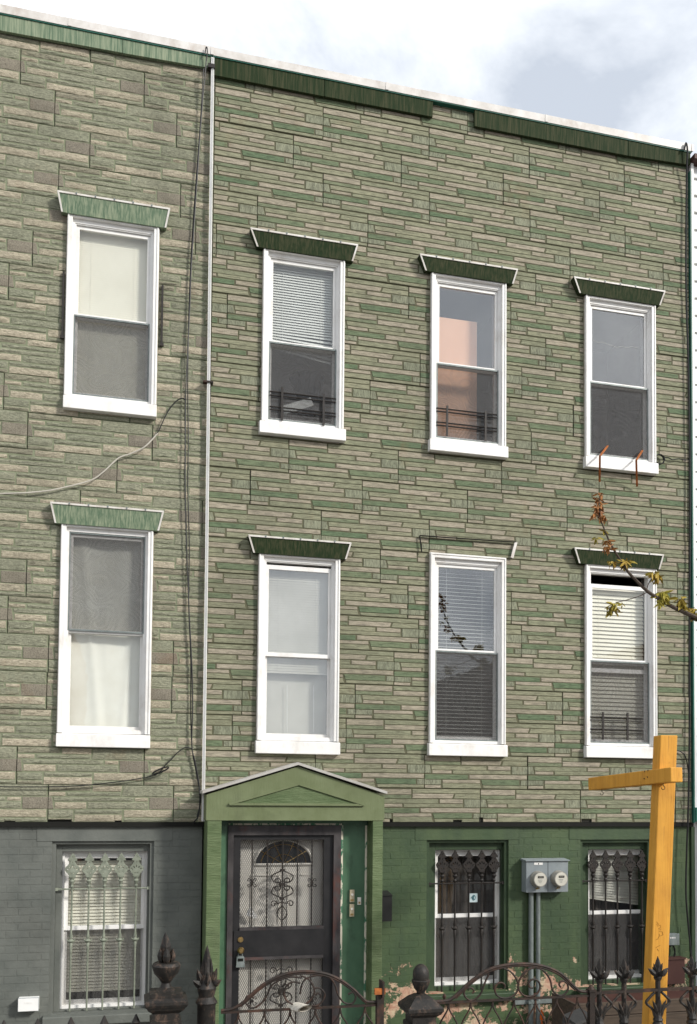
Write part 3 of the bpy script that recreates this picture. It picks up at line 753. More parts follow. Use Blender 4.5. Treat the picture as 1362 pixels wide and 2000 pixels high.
obj('lowered_sash_rail', MB().ring(b0, b1, zm-.13, zm-.02, .036, .036, .02, .045,   .054, .0548), M['white'], wn)
lowguard(rightH, 1152, 1256, [(1177, 1391, 1445), (1225, 1392, 1446)], [(1400, 1403), (1406, 1409), (1424, 1426), (1430, 1432)])

# iron straps beside the upper left window
for (u, v0, v1) in ((122, 530, 655), (316, 556, 670)):
    a, b = at(u, v0, -.02), at(u, v1, -.02); a.x = b.x
    st = obj('shutter_strap', MB().box(a.x-.009, a.x+.009, -.024, -.004, b.z, a.z).box(b.x-.02, b.x+.02, -.03, -.004, b.z-.03, b.z), M['iron'], left)

# ------------------------------------------------------------------ basements
brickwall(left, XL, XP-.005, 0, SB-.03, [B1, (-1.57, -.30, 2.145, 2.30)], M['brick_l'], .05, rl, None)
obj('lintel', MB().box(-1.57, -.30, .046, .15, 2.1455, 2.2995), M['brick_l'], left)
brickwall(rightH, .012, XR, 0, SB-.03, [B2, B3, (.05, 1.78, 0, 2.3), (2.22, 3.40, 2.142, 2.285), (4.0, 5.2, 2.142, 2.285)], M['brick_r'], .05, rr_, None)
obj('lintel', MB().box(2.22, 3.40, .046, .15, 2.1425, 2.2845), M['brick_r'], rightH)
obj('lintel', MB().box(4.0, 5.2, .046, .15, 2.1425, 2.2845), M['brick_r'], rightH)

def finial_mesh(h):
    """pierced cast palmette, made from a filled 2-D curve"""
    half = [(0,0),(.045,.06),(.10,.16),(.175,.26),(.165,.315),(.10,.30),(.085,.36),(.125,.42),(.165,.50),(.245,.56),(.285,.65),(.255,.75),(.175,.83),(.13,.90),(.12,1.0)]
    outl = half + [(-x, y) for x, y in half[::-1] if x > 0]
    def tear(cx, cy, a, l, wd):
        wd *= 1.35
        q = []
        for k in range(8):
            t = 2*math.pi*k/8; lx, ly = wd*math.sin(t)*(1+.3*math.cos(t)), l*math.cos(t)
            q.append((cx+lx*math.cos(a)+ly*math.sin(a), cy-(-lx*math.sin(a)+ly*math.cos(a))))
        return q
    holes = [tear(0, .16, 0, .03, .02), tear(0, .38, 0, .035, .018), tear(0, .555, 0, .06, .024), tear(-.09, .60, -.5, .07, .022), tear(.09, .60, .5, .07, .022),
             tear(-.175, .67, -1.0, .06, .02), tear(.175, .67, 1.0, .06, .02), tear(-.05, .83, -.6, .04, .018), tear(.05, .83, .6, .04, .018)]
    cu = bpy.data.curves.new('f', 'CURVE'); cu.dimensions = '2D'; cu.fill_mode = 'BOTH'; cu.extrude = .006/h; cu.bevel_depth = .0025/h; cu.bevel_resolution = 0
    for poly in [outl]+holes:
        s = cu.splines.new('POLY'); s.points.add(len(poly)-1); s.use_cyclic_u = True
        for pt, (x, y) in zip(s.points, poly): pt.co = (x, 1-y, 0, 1)
    o = bpy.data.objects.new('f', cu); COL.objects.link(o); bpy.context.view_layer.update()
    me = bpy.data.meshes.new_from_object(o.evaluated_get(bpy.context.evaluated_depsgraph_get()))
    bpy.data.objects.remove(o); me.transform(Matrix.Rotation(math.pi/2, 4, 'X') @ Matrix.Scale(h, 4)); return me

def basement_window(house, R, wpx, trimM, ironM, bars, vtop, vrail, vbot, vmid, contents):
    x0, x1, z0, z1 = R; Y = .20
    a, b, c, d = at(wpx[0], wpx[2], Y), at(wpx[1], wpx[2], Y), at(wpx[0], wpx[3], Y), at(wpx[1], wpx[3], Y)
    X0, X1, ZT, ZB = (a.x+c.x)/2, (b.x+d.x)/2, (a.z+b.z)/2, (c.z+d.z)/2
    # stepped timber surround in the reveal
    obj('window_surround', MB().ring(x0, x1, z0, z1, .035, .035, .030, 0, .075, .26), trimM, house)
    l, r, t = max(.01, X0-x0-.035), max(.01, x1-X1-.035), max(.01, z1-ZT-.03)
    wn = obj('window', MB().ring(x0+.035, x1-.035, z0, z1-.03, l, r, t, max(.01, ZB-z0), .135, .26), trimM, house)
    wn['label'] = 'painted window frame behind iron bars'
    obj('stone_sill', MB().hexa([(x0-.05, -.03, z0-.10), (x1+.05, -.03, z0-.10), (x1+.05, .26, z0-.10), (x0-.05, .26, z0-.10),
                                 (x0-.05, -.03, z0-.012), (x1+.05, -.03, z0-.012), (x1+.05, .26, z0+.008), (x0-.05, .26, z0+.008)]), trimM, wn)
    obj('frame', MB().ring(X0, X1, ZB, ZT, .022, .022, .022, .03, .19, .30), M['white'], wn)
    zm = (ZT+ZB)/2+.01
    obj('upper_sash', MB().ring(X0+.022, X1-.022, zm-.02, ZT-.022, .035, .035, .05, .04, .215, .24), M['white'], wn)
    obj('upper_pane', MB().box(X0+.057, X1-.057, .226, .229, zm+.02, ZT-.072), M['glass'], wn)
    obj('lower_sash', MB().ring(X0+.022, X1-.022, ZB+.03, zm+.018, .03, .03, .05, .04, .243, .268), M['white'], wn)
    obj('lower_pane', MB().box(X0+.052, X1-.052, .254, .257, ZB+.07, zm-.032), M['glass'], wn)
    obj('insect_screen', MB().box(X0+.034, X1-.034, .206, .2072, ZB+.042, zm-.02), M['screen'], wn)
    rm = MB(); A, B, C_, D_ = X0-.25, X1+.25, ZB-.2, ZT+.12
    rm.box(A, B, 1.3, 1.32, C_, D_).box(A-.02, A, .31, 1.32, C_, D_).box(B, B+.02, .31, 1.32, C_, D_).box(A, B, .31, 1.3, C_-.02, C_).box(A, B, .31, 1.3, D_, D_+.02)
    for q in subtract([[(A, C_), (B, C_), (B, D_), (A, D_)]], [(X0+.02, X1-.02, ZB+.02, ZT-.02)]): rm.prism(clean(q), .302, .31)
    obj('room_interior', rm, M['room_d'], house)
    contents(wn, X0+.03, X1-.03, ZB+.05, ZT-.03, zm)
    # iron guard
    yg = .10
    zr = at((bars[0]+bars[-1])/2, vrail, yg).z; ztp = at((bars[0]+bars[-1])/2, vtop, yg).z; zbt = at((bars[0]+bars[-1])/2, vbot, yg).z
    zmd = at((bars[0]+bars[-1])/2, vmid, yg).z
    g = obj('window_guard', MB().tube([(x0+.036, yg, zr), (x1-.036, yg, zr)], .0085, 8).box(x0+.0355, x0+.06, yg-.015, yg+.012, zr-.014, zr+.014).box(x1-.06, x1-.0355, yg-.015, yg+.012, zr-.014, zr+.014), ironM, house)
    fm = None
    for k, u in enumerate(bars):
        x = at(u, vrail, yg).x; h = .235
        mb = MB(); zc = ztp-h
        mb.lathe([(.009, zbt), (.010, zmd-.10), (.014, zmd-.09), (.011, zmd-.075), (.018, zmd-.03), (.012, zmd-.02), (.030, zmd), (.012, zmd+.02), (.018, zmd+.035), (.010, zmd+.08), (.0095, zc-.12),
                  (.012, zc-.10), (.021, zc-.085), (.013, zc-.07), (.017, zc-.055), (.028, zc-.035), (.018, zc-.02), (.022, zc-.01), (.03, zc+.004)], x, yg, 8)
        for s in (-1, 1): mb.leaf((x, yg, zmd-.025), (x+s*.042, yg, zmd+.018), .022, .012)
        br = obj('bar', mb, ironM, g, True)
        if fm is None: fm = finial_mesh(h); fm.materials.append(ironM)
        place('finial', fm, (x, yg, zc), g)
    return g
def cont1(wn, x0, x1, z0, z1, zm):
    mb = MB(); blind(mb, x0, x1, z0+.1, z1-.09, .30, .032, .95); obj('blind', mb, M['blind'], wn)
def cont2(wn, x0, x1, z0, z1, zm):
    mb = MB(); sheetmesh(mb, x0-.05, x1+.05, z0-.1, z1+.02, .36, .014, 60, 6, fr=26); obj('curtain', mb, M['darkcurtain'], wn, True)
    a, b = at(917, 1745, .222), at(933, 1762, .222)
    s = obj('window_sticker', MB().box(a.x, b.x, .222, .2235, b.z, a.z), M['sticker'], wn)
    mb = MB(); c = (a+b)/2
    for k in range(3):
        mb.tube([(c.x+.004+.02*math.cos(t)*(1-.25*k)+.004*k, .2212, c.z+.028*math.sin(t)*(1-.22*k)) for t in [j*.6+k for j in range(9)]], .0035, 5)
    mb.tube([(c.x-.03, .2212, c.z-.005), (c.x-.022, .2212, c.z+.008), (c.x-.012, .2212, c.z-.008)], .004, 5)
    obj('printed_mark', mb, M['stickermark'], wn)
def cont3(wn, x0, x1, z0, z1, zm):
    mb = MB(); blind(mb, x0, x1, zm+.16, z1-.02, .30, .026, 1.0, lambda z: -.10*max(0, 1-(z-zm-.16)/.35)); obj('blind', mb, M['blind_g'], wn)
    mb = MB(); sheetmesh(mb, x0-.05, (x0*.35+x1*.65), z0-.1, zm+.2, .40, .014, 60, 6, fr=22, ph=1); obj('curtain', mb, M['darkcurtain'], wn, True)
basement_window(left, B1, (120, 286, 1662, 1966), M['brick_l'], M['iron_grey'], [141, 174, 204.5, 236, 266], 1666, 1735.5, 1972, 1836, cont1)
basement_window(rightH, B2, (846, 977, 1659, 1922), M['green_trim'], M['iron'], [864, 889, 916, 941, 965], 1661, 1725, 1938, 1812, cont2)
basement_window(rightH, B3, (1144, 1263, 1658, 1910), M['green_trim'], M['iron'], [1158.5, 1183, 1206, 1231, 1254], 1661, 1720, 1930, 1810, cont3)

# ------------------------------------------------------------------ doorway with pediment (part of the right house)
YF, YD = -.36, -.16
def A2(u, v, Y): p = at(u, v, Y); return (p.x, p.z)
xl, xr = at(403, 1600, YF).x, at(751, 1600, YF).x
ze = at(403, 1552, YF).z; zb_ = at(575, 1602.5, YF).z; ap = at(583, 1497, YF)
ped = obj('portico', MB().prism([(xl, zb_), (xr, zb_), (xr, ze), (ap.x, ap.z), (xl, ze)], YF, YF+.05), M['pgreen'], rightH)
ped['label'] = 'green painted gable over the doorway'
t = [A2(448, 1571, YF-.012), A2(584, 1532, YF-.012), A2(712, 1572, YF-.012)]
obj('gable_inset', MB().prism([(t[0][0], t[0][1]), (t[2][0], t[0][1]), t[1]], YF-.010, YF-.0005), M['pgreen_h'], ped)
k = .012
for a, b in ((t[0], t[1]), (t[1], t[2]), (t[2], (t[0][0], t[2][1]))):
    obj('inset_moulding', MB().bar((a[0], YF-.014, a[1]), (b[0], YF-.014, b[1]), .016, .022, (0, 0, 1) if abs(a[1]-b[1]) < .05 else (0, -1, 0)), M['pgreen'], ped)
el, er, ea = at(396, 1549, YF-.03), at(757, 1550, YF-.03), at(583, 1493, YF-.03)
for a, b in ((el, ea), (ea, er)):
    a, b = Vector(a), Vector(b); up = Vector((0, 0, .022))
    obj('gable_roof', MB().hexa([a-up*.2, b-up*.2, (b.x, .0, b.z-.004), (a.x, .0, a.z-.004), a+up, b+up, (b.x, .0, b.z+.022), (a.x, .0, a.z+.022)]), M['gable'], ped)
obj('portico_ceiling', MB().box(xl+.01, xr-.01, YF+.05, -.002, zb_+.02, zb_+.05), M['pgreen'], ped)
for a in (xl, xr-.03):
    obj('portico_cheek', MB().box(a, a+.03, YF+.05, .04, zb_, ze), M['pgreen'], ped)
# pilasters run back to the wall
pl1 = at(432, 1700, YF).x; pr0 = at(728, 1700, YF).x
obj('pilaster', MB().box(xl+.012, pl1, YF+.006, .05, 0, zb_), M['pgreen_h'], rightH)
obj('pilaster', MB().box(pr0, xr-.012, YF+.006, .05, 0, zb_), M['pgreen_h'], rightH)
# recessed wall: header, teal panel, peeled beads
xa, xb, xc = at(444, 1700, YD).x, at(664, 1700, YD).x, at(716, 1700, YD).x
zh = at(550, 1612, YD).z
obj('door_header', MB().box(pl1, pr0, YD-.02, .05, zh, zb_+.02), M['teal'], rightH)
obj('header_bead', MB().bar((xa, YD-.024, zh+.012), (xb+.01, YD-.024, zh+.012), .010, .016), M['peelwhite'], rightH)
sp = obj('side_panel', MB().box(xb+.012, xc, YD, .05, 0, zh), M['teal'], rightH); sp['label'] = 'dark teal green board beside the door'
for x in (xb+.016, xc-.006): obj('peeling_bead', MB().box(x-.012, x+.012, YD-.012, YD-.0005, 0, zh), M['peelwhite'], rightH)
obj('side_reveal', MB().box(xc, pr0, YD-.06, .05, 0, zh), M['pgreen_h'], rightH)
obj('side_reveal', MB().box(pl1, xa-.004, YD-.03, .05, 0, zh), M['teal'], rightH)
# steel frame and security door
df = obj('door_frame', MB().ring(xa, xb, 0, zh, .055, .075, .095, 0, YD-.05, .05), M['doorframe'], rightH)
obj('frame_stop', MB().ring(xa+.055, xb-.075, 0, zh-.095, .018, .018, .018, 0, YD-.015, .05), M['doorframe'], df)
ya = YD
d0, d1, dt = xa+.06, xb-.08, zh-.10
mx0, mx1 = at(469, 1700, ya).x, at(632, 1700, ya).x
mzt = at(550, 1640, ya).z; lz1 = at(550, 1815, ya).z; lz0 = at(550, 1866, ya).z
mzb = .12
door = MB()
door.box(d0, mx0, ya-.02, ya+.02, .01, dt).box(mx1, d1, ya-.02, ya+.02, .01, dt).box(mx0, mx1, ya-.02, ya+.02, mzt, dt).box(mx0, mx1, ya-.02, ya+.02, .01, mzb)
sd = obj('security_door', door, M['doormetal'], rightH); sd['label'] = 'black steel security gate with diamond mesh'
obj('lock_panel', MB().box(d0+.01, mx1+.005, ya-.032, ya-.002, lz0, lz1), M['doormetal'], sd)
obj('lock_panel_edge', MB().box(mx0, mx1, ya-.034, ya-.0, lz1+.001, lz1+.03).box(mx0, mx1, ya-.034, ya-.0, lz0-.03, lz0-.001), M['doorframe'], sd)
def strands(mb, x0, x1, z0, z1, y, px, pz, wd):
    # two families of flattened strands, clipped to the opening
    W_, H_ = x1-x0, z1-z0; s = pz/px
    n = int((W_+H_/s)/px)+2
    for fam in (1, -1):
        for i in range(-1, n):
            c = i*px
            # z = s*(x-c')  for fam 1 ; mirrored for fam -1
            a0 = max(0.0, c-H_/s); a1 = min(W_, c)
            if a1-a0 < .004: continue
            pa = (a0, (c-a0)*s); pb = (a1, (c-a1)*s)
            if fam < 0: pa, pb = (W_-pa[0], pa[1]), (W_-pb[0], pb[1])
            mb.bar((x0+pa[0], y, z0+pa[1]), (x0+pb[0], y, z0+pb[1]), wd, wd, (0, -1, 0))
mb = MB(); strands(mb, mx0, mx1, lz1+.02, mzt, ya+.012, .021, .040, .0026); strands(mb, mx0, mx1, mzb, lz0-.02, ya+.012, .021, .040, .0026)
o = obj('diamond_mesh', mb, M['iron'], sd); o['kind'] = 'stuff'
yb = ya-.008
for u in (492.5, 522, 581, 609.5):
    x = at(u, 1700, yb).x
    for z0, z1 in ((lz1, mzt), (mzb, lz0)): obj('bar', MB().tube([(x, yb, z0), (x, yb, z1)], .007, 6), M['iron'], sd)
xm = at(552, 1700, yb).x
for z0, z1 in ((lz1, mzt), (mzb, lz0)): obj('bar', MB().tube([(xm, yb, z0), (xm, yb, z1)], .008, 6), M['iron'], sd)
def spiral(cx, cz, r0, r1, a0, turns, y, n=18, sx=1):
    out = []
    for i in range(n+1):
        t = i/n; r = r0+(r1-r0)*t; a = a0+turns*2*math.pi*t
        out.append((cx+sx*r*math.cos(a), y, cz+r*math.sin(a)))
    return out
def scrollset(zc, flip=1):
    """a pair of heart-shaped scrolls round the centre bar"""
    for s in (-1, 1):
        for f in (1, -1):
            pts = []
            top = zc+f*.135
            pts += [(xm, yb-.004, top)]
            for i in range(1, 9): a = math.pi/2-i*math.pi/8*1.15; pts.append((xm+s*(.052+.055*math.cos(a))*min(1, i/3), yb-.004, zc+f*(.075+.058*math.sin(a))))
            pts += [(p[0], yb-.004, p[2]) for p in spiral(xm+s*.052, zc+f*.032, .04, .012, -2.2 if f > 0 else 2.2, -.9 if f > 0 else .9, yb, 12, s)]
            obj('scroll', MB().tube(smoothpath(pts, 2), .0065, 5), M['iron'], sd)
    for dz in (-.14, 0, .14): obj('collar', MB().box(xm-.022, xm+.022, yb-.018, yb+.006, zc+dz-.012, zc+dz+.012), M['iron'], sd)
def csc(x, z, r=.024):
    for s in (-1, 1):
        for f in (-1, 1):
            obj('scroll', MB().tube([(x, yb-.004, z)]+[(p[0], yb-.004, p[2]) for p in spiral(x+s*.030, z+f*.026, r*.75, .008, math.pi*(1.0), f*-.85, yb, 10, s)], .005, 5), M['iron'], sd)
    obj('collar', MB().box(x-.016, x+.016, yb-.016, yb+.006, z-.007, z+.007), M['iron'], sd)
zs1 = at(552, 1727, yb).z; scrollset(zs1)
for u in (492.5, 609.5): csc(at(u, 1724, yb).x, at(u, 1724, yb).z)
zs2 = at(552, 1935, yb).z; scrollset(zs2)
for u in (492.5, 609.5): csc(at(u, 1955, yb).x, at(u, 1955, yb).z)
zq = at(552, 1770, yb).z
for zq, f in ((at(552, 1772, yb).z, 1), (at(552, 1902, yb).z, 1)):
    for s in (-1, 1):
        obj('scroll', MB().tube(smoothpath([(xm, yb-.004, zq+.055)]+[(p[0], yb-.004, p[2]) for p in spiral(xm+s*.085, zq+.035, .035, .010, math.pi, -1.2, yb, 14, s)], 2), .006, 5), M['iron'], sd)
        obj('scroll', MB().tube(smoothpath([(xm, yb-.004, zq+.02), (xm+s*.045, yb-.004, zq-.04), (xm+s*.04, yb-.004, zq-.09), (xm, yb-.004, zq-.13)], 4), .006, 5), M['iron'], sd)
# locks
p = at(470, 1835, ya-.03); obj('deadbolt', MB().disc((p.x, ya-.020, p.z), (0, -1, 0), .032, .022, 20, .026).disc((p.x, ya-.042, p.z), (0, -1, 0), .016, .010, 16), M['brass'], sd, True)
p = at(470, 1855, ya-.03); obj('door_knob', MB().disc((p.x, ya-.020, p.z), (0, -1, 0), .036, .010, 20).disc((p.x, ya-.030, p.z), (0, -1, 0), .014, .03, 16).disc((p.x, ya-.060, p.z), (0, -1, 0), .020, .012, 20, .033).disc((p.x, ya-.072, p.z), (0, -1, 0), .033, .018, 20, .020), M['brass'], sd, True)
p = at(470, 1879, ya-.07)
lb = tag(obj('lock_box', MB().prism([(p.x-.042, p.z-.05), (p.x+.042, p.z-.05), (p.x+.036, p.z+.045), (p.x+.026, p.z+.055), (p.x-.026, p.z+.055), (p.x-.036, p.z+.045)], ya-.075, ya-.03), M['conduit']), 'small pale key lock box hanging under the brass door knob', 'lock box')
obj('dial_window', MB().box(p.x-.026, p.x+.026, ya-.078, ya-.0752, p.z+.008, p.z+.036), M['lcd'], lb)
obj('shackle', MB().tube([(p.x-.02, ya-.05, p.z+.05), (p.x-.018, ya-.05, p.z+.085), (p.x+.018, ya-.05, p.z+.085), (p.x+.02, ya-.05, p.z+.05)], .005, 6), M['conduit'], lb)
# cream front door behind
yd = -.06
fd = obj('front_door', MB().box(xa, xb, yd, yd+.045, 0, zh), M['doorwhite'], rightH); fd['label'] = 'cream front door with half-round window'
fx, fz = at(554, 1688, yd).x, at(554, 1688, yd).z
arc = [(fx+.295*math.cos(a), fz+.245*math.sin(a)) for a in [math.pi*i/20 for i in range(21)]]
obj('fanlight', MB().prism(arc, yd-.006, yd-.001), M['farglass'], fd)
obj('fanlight_frame', MB().tube([(x*1.0, yd-.008, z) for x, z in arc]+[(arc[0][0], yd-.008, arc[0][1])], .014, 6), M['doorwhite'], fd)
mb = MB()
for r in (.10, .2): mb.tube([(fx+r*1.15*math.cos(a), yd-.010, fz+r*math.sin(a)) for a in [math.pi*i/14 for i in range(15)]], .004, 5)
for a in (.6, 1.2, 1.94, 2.54): mb.tube([(fx+.02*math.cos(a), yd-.010, fz+.02*math.sin(a)), (fx+.28*math.cos(a), yd-.010, fz+.235*math.sin(a))], .004, 5)
obj('fanlight_leading', mb, M['brass'], fd)
for z0, z1 in ((fz-.62, fz-.10), (fz-1.45, fz-.75)):
    for x0, x1 in ((fx-.33, fx-.04), (fx+.04, fx+.33)): obj('door_panel', MB().ring(x0, x1, z0, z1, .014, .014, .014, .014, yd-.010, yd-.001), M['doorwhite'], fd)
# notice tucked behind the mesh
c = [at(490, 1770, ya+.02), at(503, 1790, ya+.02), at(497, 1795, ya+.02), at(480, 1787, ya+.02), at(484, 1778, ya+.02)]
tag(obj('paper_notice', MB().prism(clean([(q.x, q.z) for q in c]), ya+.016, ya+.018), M['label']), 'torn white paper notice stuck in the door mesh', 'notice')
# step
obj('door_step', MB().box(pl1, pr0, YF-.1, YD-.06, -.01, .10), M['concrete'], rightH)

# bells and letter box
def small(name, u0, v0, u1, v1, Yb, dep, mt, label, cat, grp=None, extra=None):
    a, b = at(u0, v0, Yb-dep), at(u1, v1, Yb-dep)
    o = tag(obj(name, MB().box(a.x, b.x, Yb-dep, Yb-.0005, b.z, a.z), mt), label, cat, grp)
    if extra: extra(o, a, b, Yb-dep)
    return o
def bellb(o, a, b, y):
    c = (a+b)/2; obj('button', MB().disc((c.x, y, c.z+(a.z-b.z)*.12), (0, -1, 0), .012, .006, 14), M['doorwhite'], o)
    obj('bell_cover', MB().box(a.x+.008, b.x-.008, y-.004, y-.0003, b.z+.012, b.z+.03), M['brass'], o)
small('doorbell', 684, 1738, 692.5, 1762, YD, .025, M['beige'], 'upper of two beige doorbell buttons on the teal board', 'doorbell', 'doorbells beside the door', bellb)
small('doorbell', 683.5, 1766, 692, 1790, YD, .025, M['beige'], 'lower of two beige doorbell buttons on the teal board', 'doorbell', 'doorbells beside the door', bellb)
small('doorbell', 699, 1753, 705.5, 1767, YD, .018, M['doorwhite'], 'small cream bell push right of the beige doorbells', 'doorbell', 'doorbells beside the door', bellb)
p, q = at(752, 1748, -.05), at(761, 1797, -.05)
mbx = tag(obj('letter_box', MB().box(xr-.004+.006, q.x, -.14, .045, q.z, p.z), M['black']), 'black metal letter box hung on the green wall beside the doorway', 'letter box')
obj('lid', MB().hexa([(xr+.001, -.15, p.z+.002), (q.x+.004, -.15, p.z+.002), (q.x+.004, .045, p.z+.03), (xr+.001, .045, p.z+.03), (xr+.001, -.15, p.z+.008), (q.x+.004, -.15, p.z+.008), (q.x+.004, .045, p.z+.036), (xr+.001, .045, p.z+.036)]), M['black'], mbx)

# downpipe strip on the party line
pp = [at(416, 112, -.05), at(410, 560, -.05), at(404, 1100, -.05), at(397, 1604, -.05)]
dp = tag(obj('downpipe', MB().tube([(q.x, -.036, q.z) for q in pp], .021, 4), M['white']), 'thin white square downpipe running down between the two stone facades', 'downpipe')
obj('seam', MB().tube([(q.x+.004, -.060, q.z) for q in pp], .003, 4), M['conduit'], dp)
q = at(407, 746, -.05)
obj('bracket', MB().box(q.x-.05, q.x+.05, -.066, -.004, q.z-.008, q.z+.008), M['iron_rust'], dp)
q = at(414, 130, -.05); obj('bracket', MB().box(q.x-.04, q.x+.03, -.066, -.004, q.z-.02, q.z+.02), M['iron'], dp)

# ------------------------------------------------------------------ cables
def cable(name, pts, Y, r, mt, label, cat='cable', group=None, n=4, sides=6):
    P = smoothpath([at(u, v, Y if len(e) == 0 else e[0]) for (u, v, *e) in pts], n)
    return tag(obj(name, MB().tube(P, r, sides), mt), label, cat, group)
cable('black_cable', [(401,106,-.075),(403,92,-.08),(405.5,100,-.085),(402,132,-.06),(393,235),(386,340),(380,430),(374,520),(371,600),(366,700),(363,780),(362,900),(363,1000),(366,1100),(370,1200),(375,1300),(376.5,1380),(375,1458),(381,1485),(390,1540),(389,1588),(381,1603),(366,1609,.035),(250,1611,.035),(120,1610,.035),(-60,1611,.035)], -.035, .0065, M['black'],
      'thick black cable looping over the coping and down the tan facade, then along its foot')
cable('black_cable', [(398,134,-.07),(391,250),(382,370),(374,490),(369,620),(367,760),(368,860),(367,950),(370,1060),(369,1180),(373,1290),(373,1400),(376,1466),(384,1510),(392,1560),(385,1596)], -.02, .006, M['black'],
      'thinner black cable hanging close beside the thick one on the tan facade')
cable('black_cable', [(364,782),(356,778),(344,784),(330,801),(320,820),(312,838),(306,848)], -.03, .006, M['black'], 'short black wire loop below the upper left window sill')
cable('white_wire', [(308,846),(298,858),(281,874),(256,886),(235,893),(222,903),(203,921),(178,938),(130,951),(90,959),(40,963),(-40,965)], -.03, .007, M['wire_white'], 'cream wire drooping across the tan stones between the two left windows', 'wire')
cable('black_cable', [(374,1462),(362,1460),(348,1469),(336,1482),(322,1496),(312,1508),(299,1515),(270,1521),(230,1527),(150,1535),(60,1537),(-30,1536)], -.03, .0055, M['black'], 'thin black wire running left below the lower left window')
bp = []
for k in range(5):
    for j in range(12):
        a = 2*math.pi*j/12; c = at(314, 1505, -.045-.004*k)
        dx, dz = .085*math.cos(a), .016*math.sin(a); ca, sa = math.cos(.42), math.sin(.42)
        bp.append((c.x+dx*ca-dz*sa, c.y+.008*math.sin(a*2), c.z+dx*sa+dz*ca))
tag(obj('wire_bundle', MB().tube(bp, .0075, 5), M['black']), 'coiled black wire bundle hanging below the lower left window', 'wire')
cable('black_cable', [(1337,292,-.08),(1340,279,-.08),(1343,292,-.08),(1342,325,-.06),(1341,380),(1340,500),(1341,600),(1345,720),(1347,850),(1348,1000),(1347,1200),(1347,1400),(1346,1500),(1344,1600),(1342,1650),(1340,1740),(1344,1800),(1350,1866),(1354,1960)], -.03, .010, M['black'],
      'black cable down the right edge of the green facade beside the white house')
c = at(1289, 897, -.03); pts = []
for k in range(30): a = 2*math.pi*k/10; pts.append((c.x+(.056+.003*(k//10))*math.cos(a), -.02-.008*(k//10), c.z+.056*math.sin(a)))
tag(obj('cable_coil', MB().tube(pts, .006, 5), M['black']), 'small black cable coil beside the upper right window sill', 'cable')
cable('black_cable', [(1298,893),(1306,894),(1314,898),(1326,896),(1336,898),(1345,898)], -.02, .006, M['black'], 'short black lead from the coil to the right edge cable')
cable('black_cable', [(1282,1468),(1318,1465),(1334,1471),(1341,1484),(1345,1510)], -.02, .006, M['black'], 'short black lead behind the yellow post top')

# rusty air-conditioner brackets
for i, (e, tip, ft, lab) in enumerate((((1187, 871), (1172, 891), (1171.5, 941), 'left'), ((1255, 880), (1243, 899), (1244.5, 950), 'right'))):
    a = at(*e, .02); b = at(*tip, -.20); f_ = at(*ft, -.03)
    o = tag(obj('air_conditioner_bracket', MB().bar(a, b, .018, .014), M['rust']), 'rusty iron bracket over the upper right window sill, %s one of two' % lab, 'bracket', 'rusty brackets at the upper right window')
    obj('brace', MB().bar(b+Vector((0, 0, .005)), f_, .022, .010), M['rust'], o)

# ------------------------------------------------------------------ electric meters
YM = -.07
a, b = at(1028, 1680, YM), at(1110, 1742, YM)
me_ = tag(empty('electric_meter', ((a.x+b.x)/2, 0, b.z)), 'grey twin electric meter cabinet on the green basement wall', 'meter')
xm_ = (a.x+b.x)/2+.008
for x0, x1 in ((a.x, xm_-.002), (xm_+.002, b.x)): obj('cabinet', MB().box(x0, x1, YM, .05, b.z, a.z-.01), M['meterbox'], me_)
obj('cabinet_top', MB().hexa([(a.x-.012, YM-.02, a.z-.01), (b.x+.012, YM-.02, a.z-.01), (b.x+.012, .05, a.z-.01), (a.x-.012, .05, a.z-.01), (a.x-.012, YM-.02, a.z-.002), (b.x+.012, YM-.02, a.z-.002), (b.x+.012, .05, a.z+.012), (a.x-.012, .05, a.z+.012)]), M['meterbox'], me_)
for u, v in ((1053.5, 1717.5), (1094, 1716.5)):
    c = at(u, v, YM-.05); R_ = .084
    mt_ = obj('meter', MB().disc((c.x, YM, c.z), (0, -1, 0), R_*1.04, .03, 24, R_*1.04).disc((c.x, YM-.03, c.z), (0, -1, 0), R_, .05, 24, R_*.93), M['meterring'], me_, True)
    obj('dial', MB().disc((c.x, YM-.080, c.z), (0, -1, 0), R_*.86, .004, 24, R_*.84), M['meterface'], mt_)
    obj('display', MB().box(c.x-.030, c.x+.034, YM-.087, YM-.0845, c.z+.016, c.z+.038), M['lcd'], mt_)
    mk = MB()
    for k in range(5): mk.box(c.x-.024+.01*k, c.x-.018+.01*k, YM-.0885, YM-.0872, c.z+.021, c.z+.033)
    obj('digits', mk, M['meterring'], mt_)
    mk = MB()
    for k in range(3): mk.box(c.x-.03+.006*k, c.x+.02-.006*k, YM-.0855, YM-.0845, c.z-.006-.014*k, c.z-.002-.014*k)
    obj('dial_print', mk, M['conduit'], mt_)
    obj('seal', MB().tube([(c.x-.02, YM-.06, c.z-.085), (c.x-.03, YM-.03, c.z-.105), (c.x+.012, YM-.03, c.z-.10), (c.x-.004, YM-.05, c.z-.075)], .006, 5), M['brass'], mt_)
p = at(1052, 1687, YM-.002); obj('paper_label', MB().box(p.x-.05, p.x+.05, YM-.003, YM-.0005, p.z-.012, p.z+.012), M['label'], me_)
obj('label_arrow', MB().box(p.x-.004, p.x+.004, YM-.005, YM-.0032, p.z-.008, p.z+.008), M['lcd'], me_)
for u, r in ((1038, .027), (1052, .024)):
    x = at(u, 1800, 0).x; obj('conduit', MB().tube([(x, .008, b.z), (x, .008, .0)], r, 12), M['conduit'], me_, True)
z = at(1050, 1957, 0).z; x0, x1 = at(1006, 1957, 0).x, at(1100, 1957, 0).x
obj('strut_channel', MB().box(x0, x1, .028, .047, z-.025, z+.025), M['conduit'], me_)
